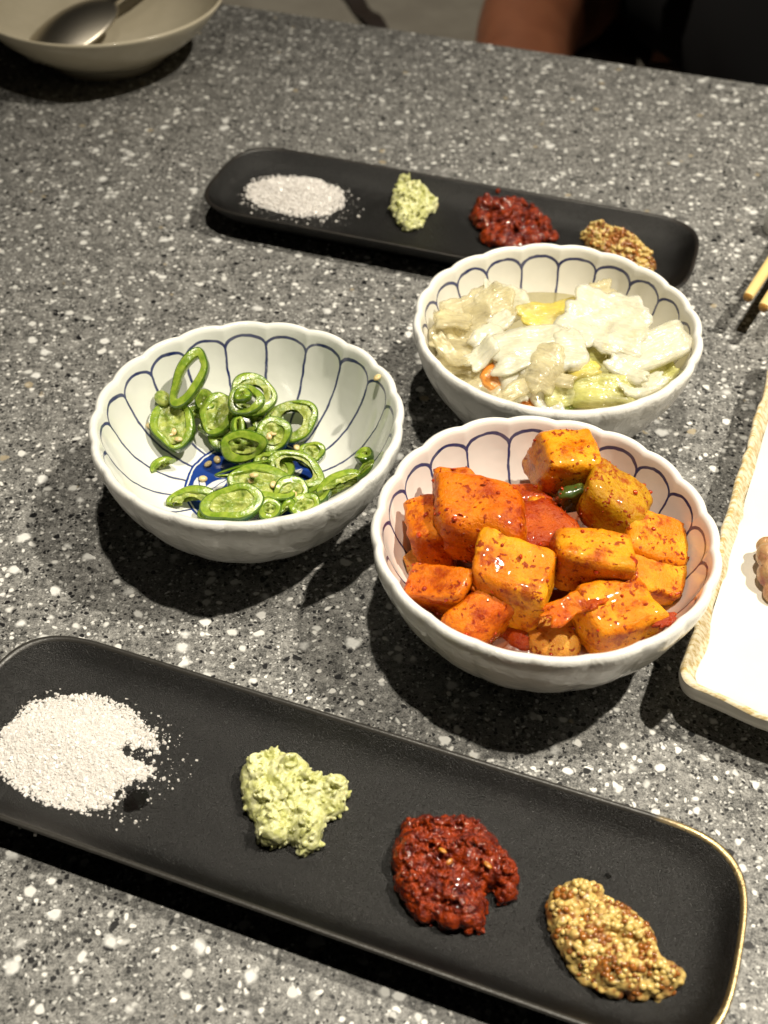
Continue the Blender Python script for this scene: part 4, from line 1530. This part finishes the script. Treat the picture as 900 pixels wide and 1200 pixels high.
def tube(name, pts, mat, parent=None, n=16):
    V = []
    P = [Vector(p[:3]) for p in pts]
    for i, p in enumerate(P):
        d = (P[min(i + 1, len(P) - 1)] - P[max(i - 1, 0)]).normalized()
        x = d.cross(Vector((0.01, 1, 0.02))).normalized()
        y = d.cross(x)
        for k in range(n):
            t = 2 * math.pi * k / n
            V.append(p + (x * math.cos(t) + y * math.sin(t)) * pts[i][3])
    f = grid_faces(n, len(P)) + [tuple(range(n - 1, -1, -1)), tuple(range(len(V) - n, len(V)))]
    return link_mesh(name, V, f, mat, parent)


# ---- seated person: one continuous skinned body
SKINM = simple('brown_skin', (0.20, 0.072, 0.035), 0.45, col2=(0.24, 0.09, 0.045), scale=30, bump=.1, bscale=400).sss(.2, (1, .4, .2), .006).m
CLOTH = simple('black_cloth', (0.008, 0.008, 0.009), 0.9, spec=.2, bump=.3, bscale=500).m
person = empty('person', (0.296, 1.50, -.74))
tag(person, 'seated person in black clothes with one bare brown knee beyond the table', 'person')


def skinned(name, pts, edges, mat, parent, root=0, sub=2):
    me = bpy.data.meshes.new(name)
    me.from_pydata([p[:3] for p in pts], edges, [])
    me.materials.append(mat)
    o = bpy.data.objects.new(name, me)
    COL.objects.link(o)
    o.parent = parent
    s = o.modifiers.new('skin', 'SKIN')
    s.use_smooth_shade = True
    for i, d in enumerate(me.skin_vertices[0].data):
        r = pts[i][3]
        d.radius = (r, r if len(pts[i]) < 5 else pts[i][4])
        d.use_root = (i == root)
    sd = o.modifiers.new('sub', 'SUBSURF')
    sd.levels = sub
    sd.render_levels = sub
    return o


# local: origin on the floor under the hips, facing -y
B = [(0, 0, .52, .13), (0, .02, .70, .13), (0, .03, .90, .14), (0, .02, 1.03, .075), (0, 0, 1.12, .052), (0, -.02, 1.21, .082), (0, -.03, 1.30, .085),
     (-.09, -.02, .53, .085), (-.155, -.24, .545, .056), (-.180, -.46, .535, .048), (-.185, -.48, .30, .046), (-.185, -.46, .08, .034), (-.19, -.56, .04, .032),
     (.09, -.02, .53, .085), (.07, -.24, .545, .07), (.06, -.46, .535, .055), (.06, -.48, .30, .050), (.06, -.46, .08, .034), (.065, -.56, .04, .032),
     (-.17, .03, .99, .055), (-.23, -.02, .76, .042), (-.10, -.22, .68, .034), (-.02, -.28, .66, .03),
     (.17, .03, .99, .055), (.23, -.02, .76, .042), (.14, -.22, .68, .034), (.06, -.27, .67, .03)]
E_ = [(0, 1), (1, 2), (2, 3), (3, 4), (4, 5), (5, 6), (0, 7), (7, 8), (8, 9), (9, 10), (10, 11), (11, 12), (0, 13), (13, 14), (14, 15), (15, 16), (16, 17), (17, 18),
      (2, 19), (19, 20), (20, 21), (21, 22), (2, 23), (23, 24), (24, 25), (25, 26)]
skinned('body', B, E_, SKINM, person)
S = [(0, 0, .54, .155), (0, .02, .70, .15), (0, .03, .90, .155), (0, .02, 1.02, .09), (-.18, .03, .985, .068), (-.235, -.02, .78, .056), (.18, .03, .985, .068), (.235, -.02, .78, .056)]
skinned('black_shirt', S, [(0, 1), (1, 2), (2, 3), (2, 4), (4, 5), (2, 6), (6, 7)], CLOTH, person)
T = [(.02, .0, .54, .13), (.08, -.10, .555, .105), (.09, -.30, .565, .10), (.085, -.50, .555, .095), (.075, -.53, .36, .085), (.07, -.52, .20, .08)]
skinned('black_skirt_panel', T, [(0, 1), (1, 2), (2, 3), (3, 4), (4, 5)], CLOTH, person)

STRAPM = simple('dark_brown_leather', (0.022, 0.014, 0.011), 0.5, bump=.2).m
a, b = at(405, -14, -.272), at(450, 42, -.272)
d = (b - a).normalized()
q = Vector((-d.y, d.x, 0)) * .011
V = []
for k in range(13):
    p = a.lerp(b, k / 12) + UP * (.004 * math.sin(k * .9))
    for sx, dz in ((-1, -.002), (1, -.002), (1, .002), (-1, .002)):
        V.append(p + q * sx + UP * dz)
o = link_mesh('strap', V, grid_faces(4, 13) + [(3, 2, 1, 0), (48, 49, 50, 51)], STRAPM, smooth=False)
tag(o, 'dark brown strap lying across the grey bench seat', 'strap')
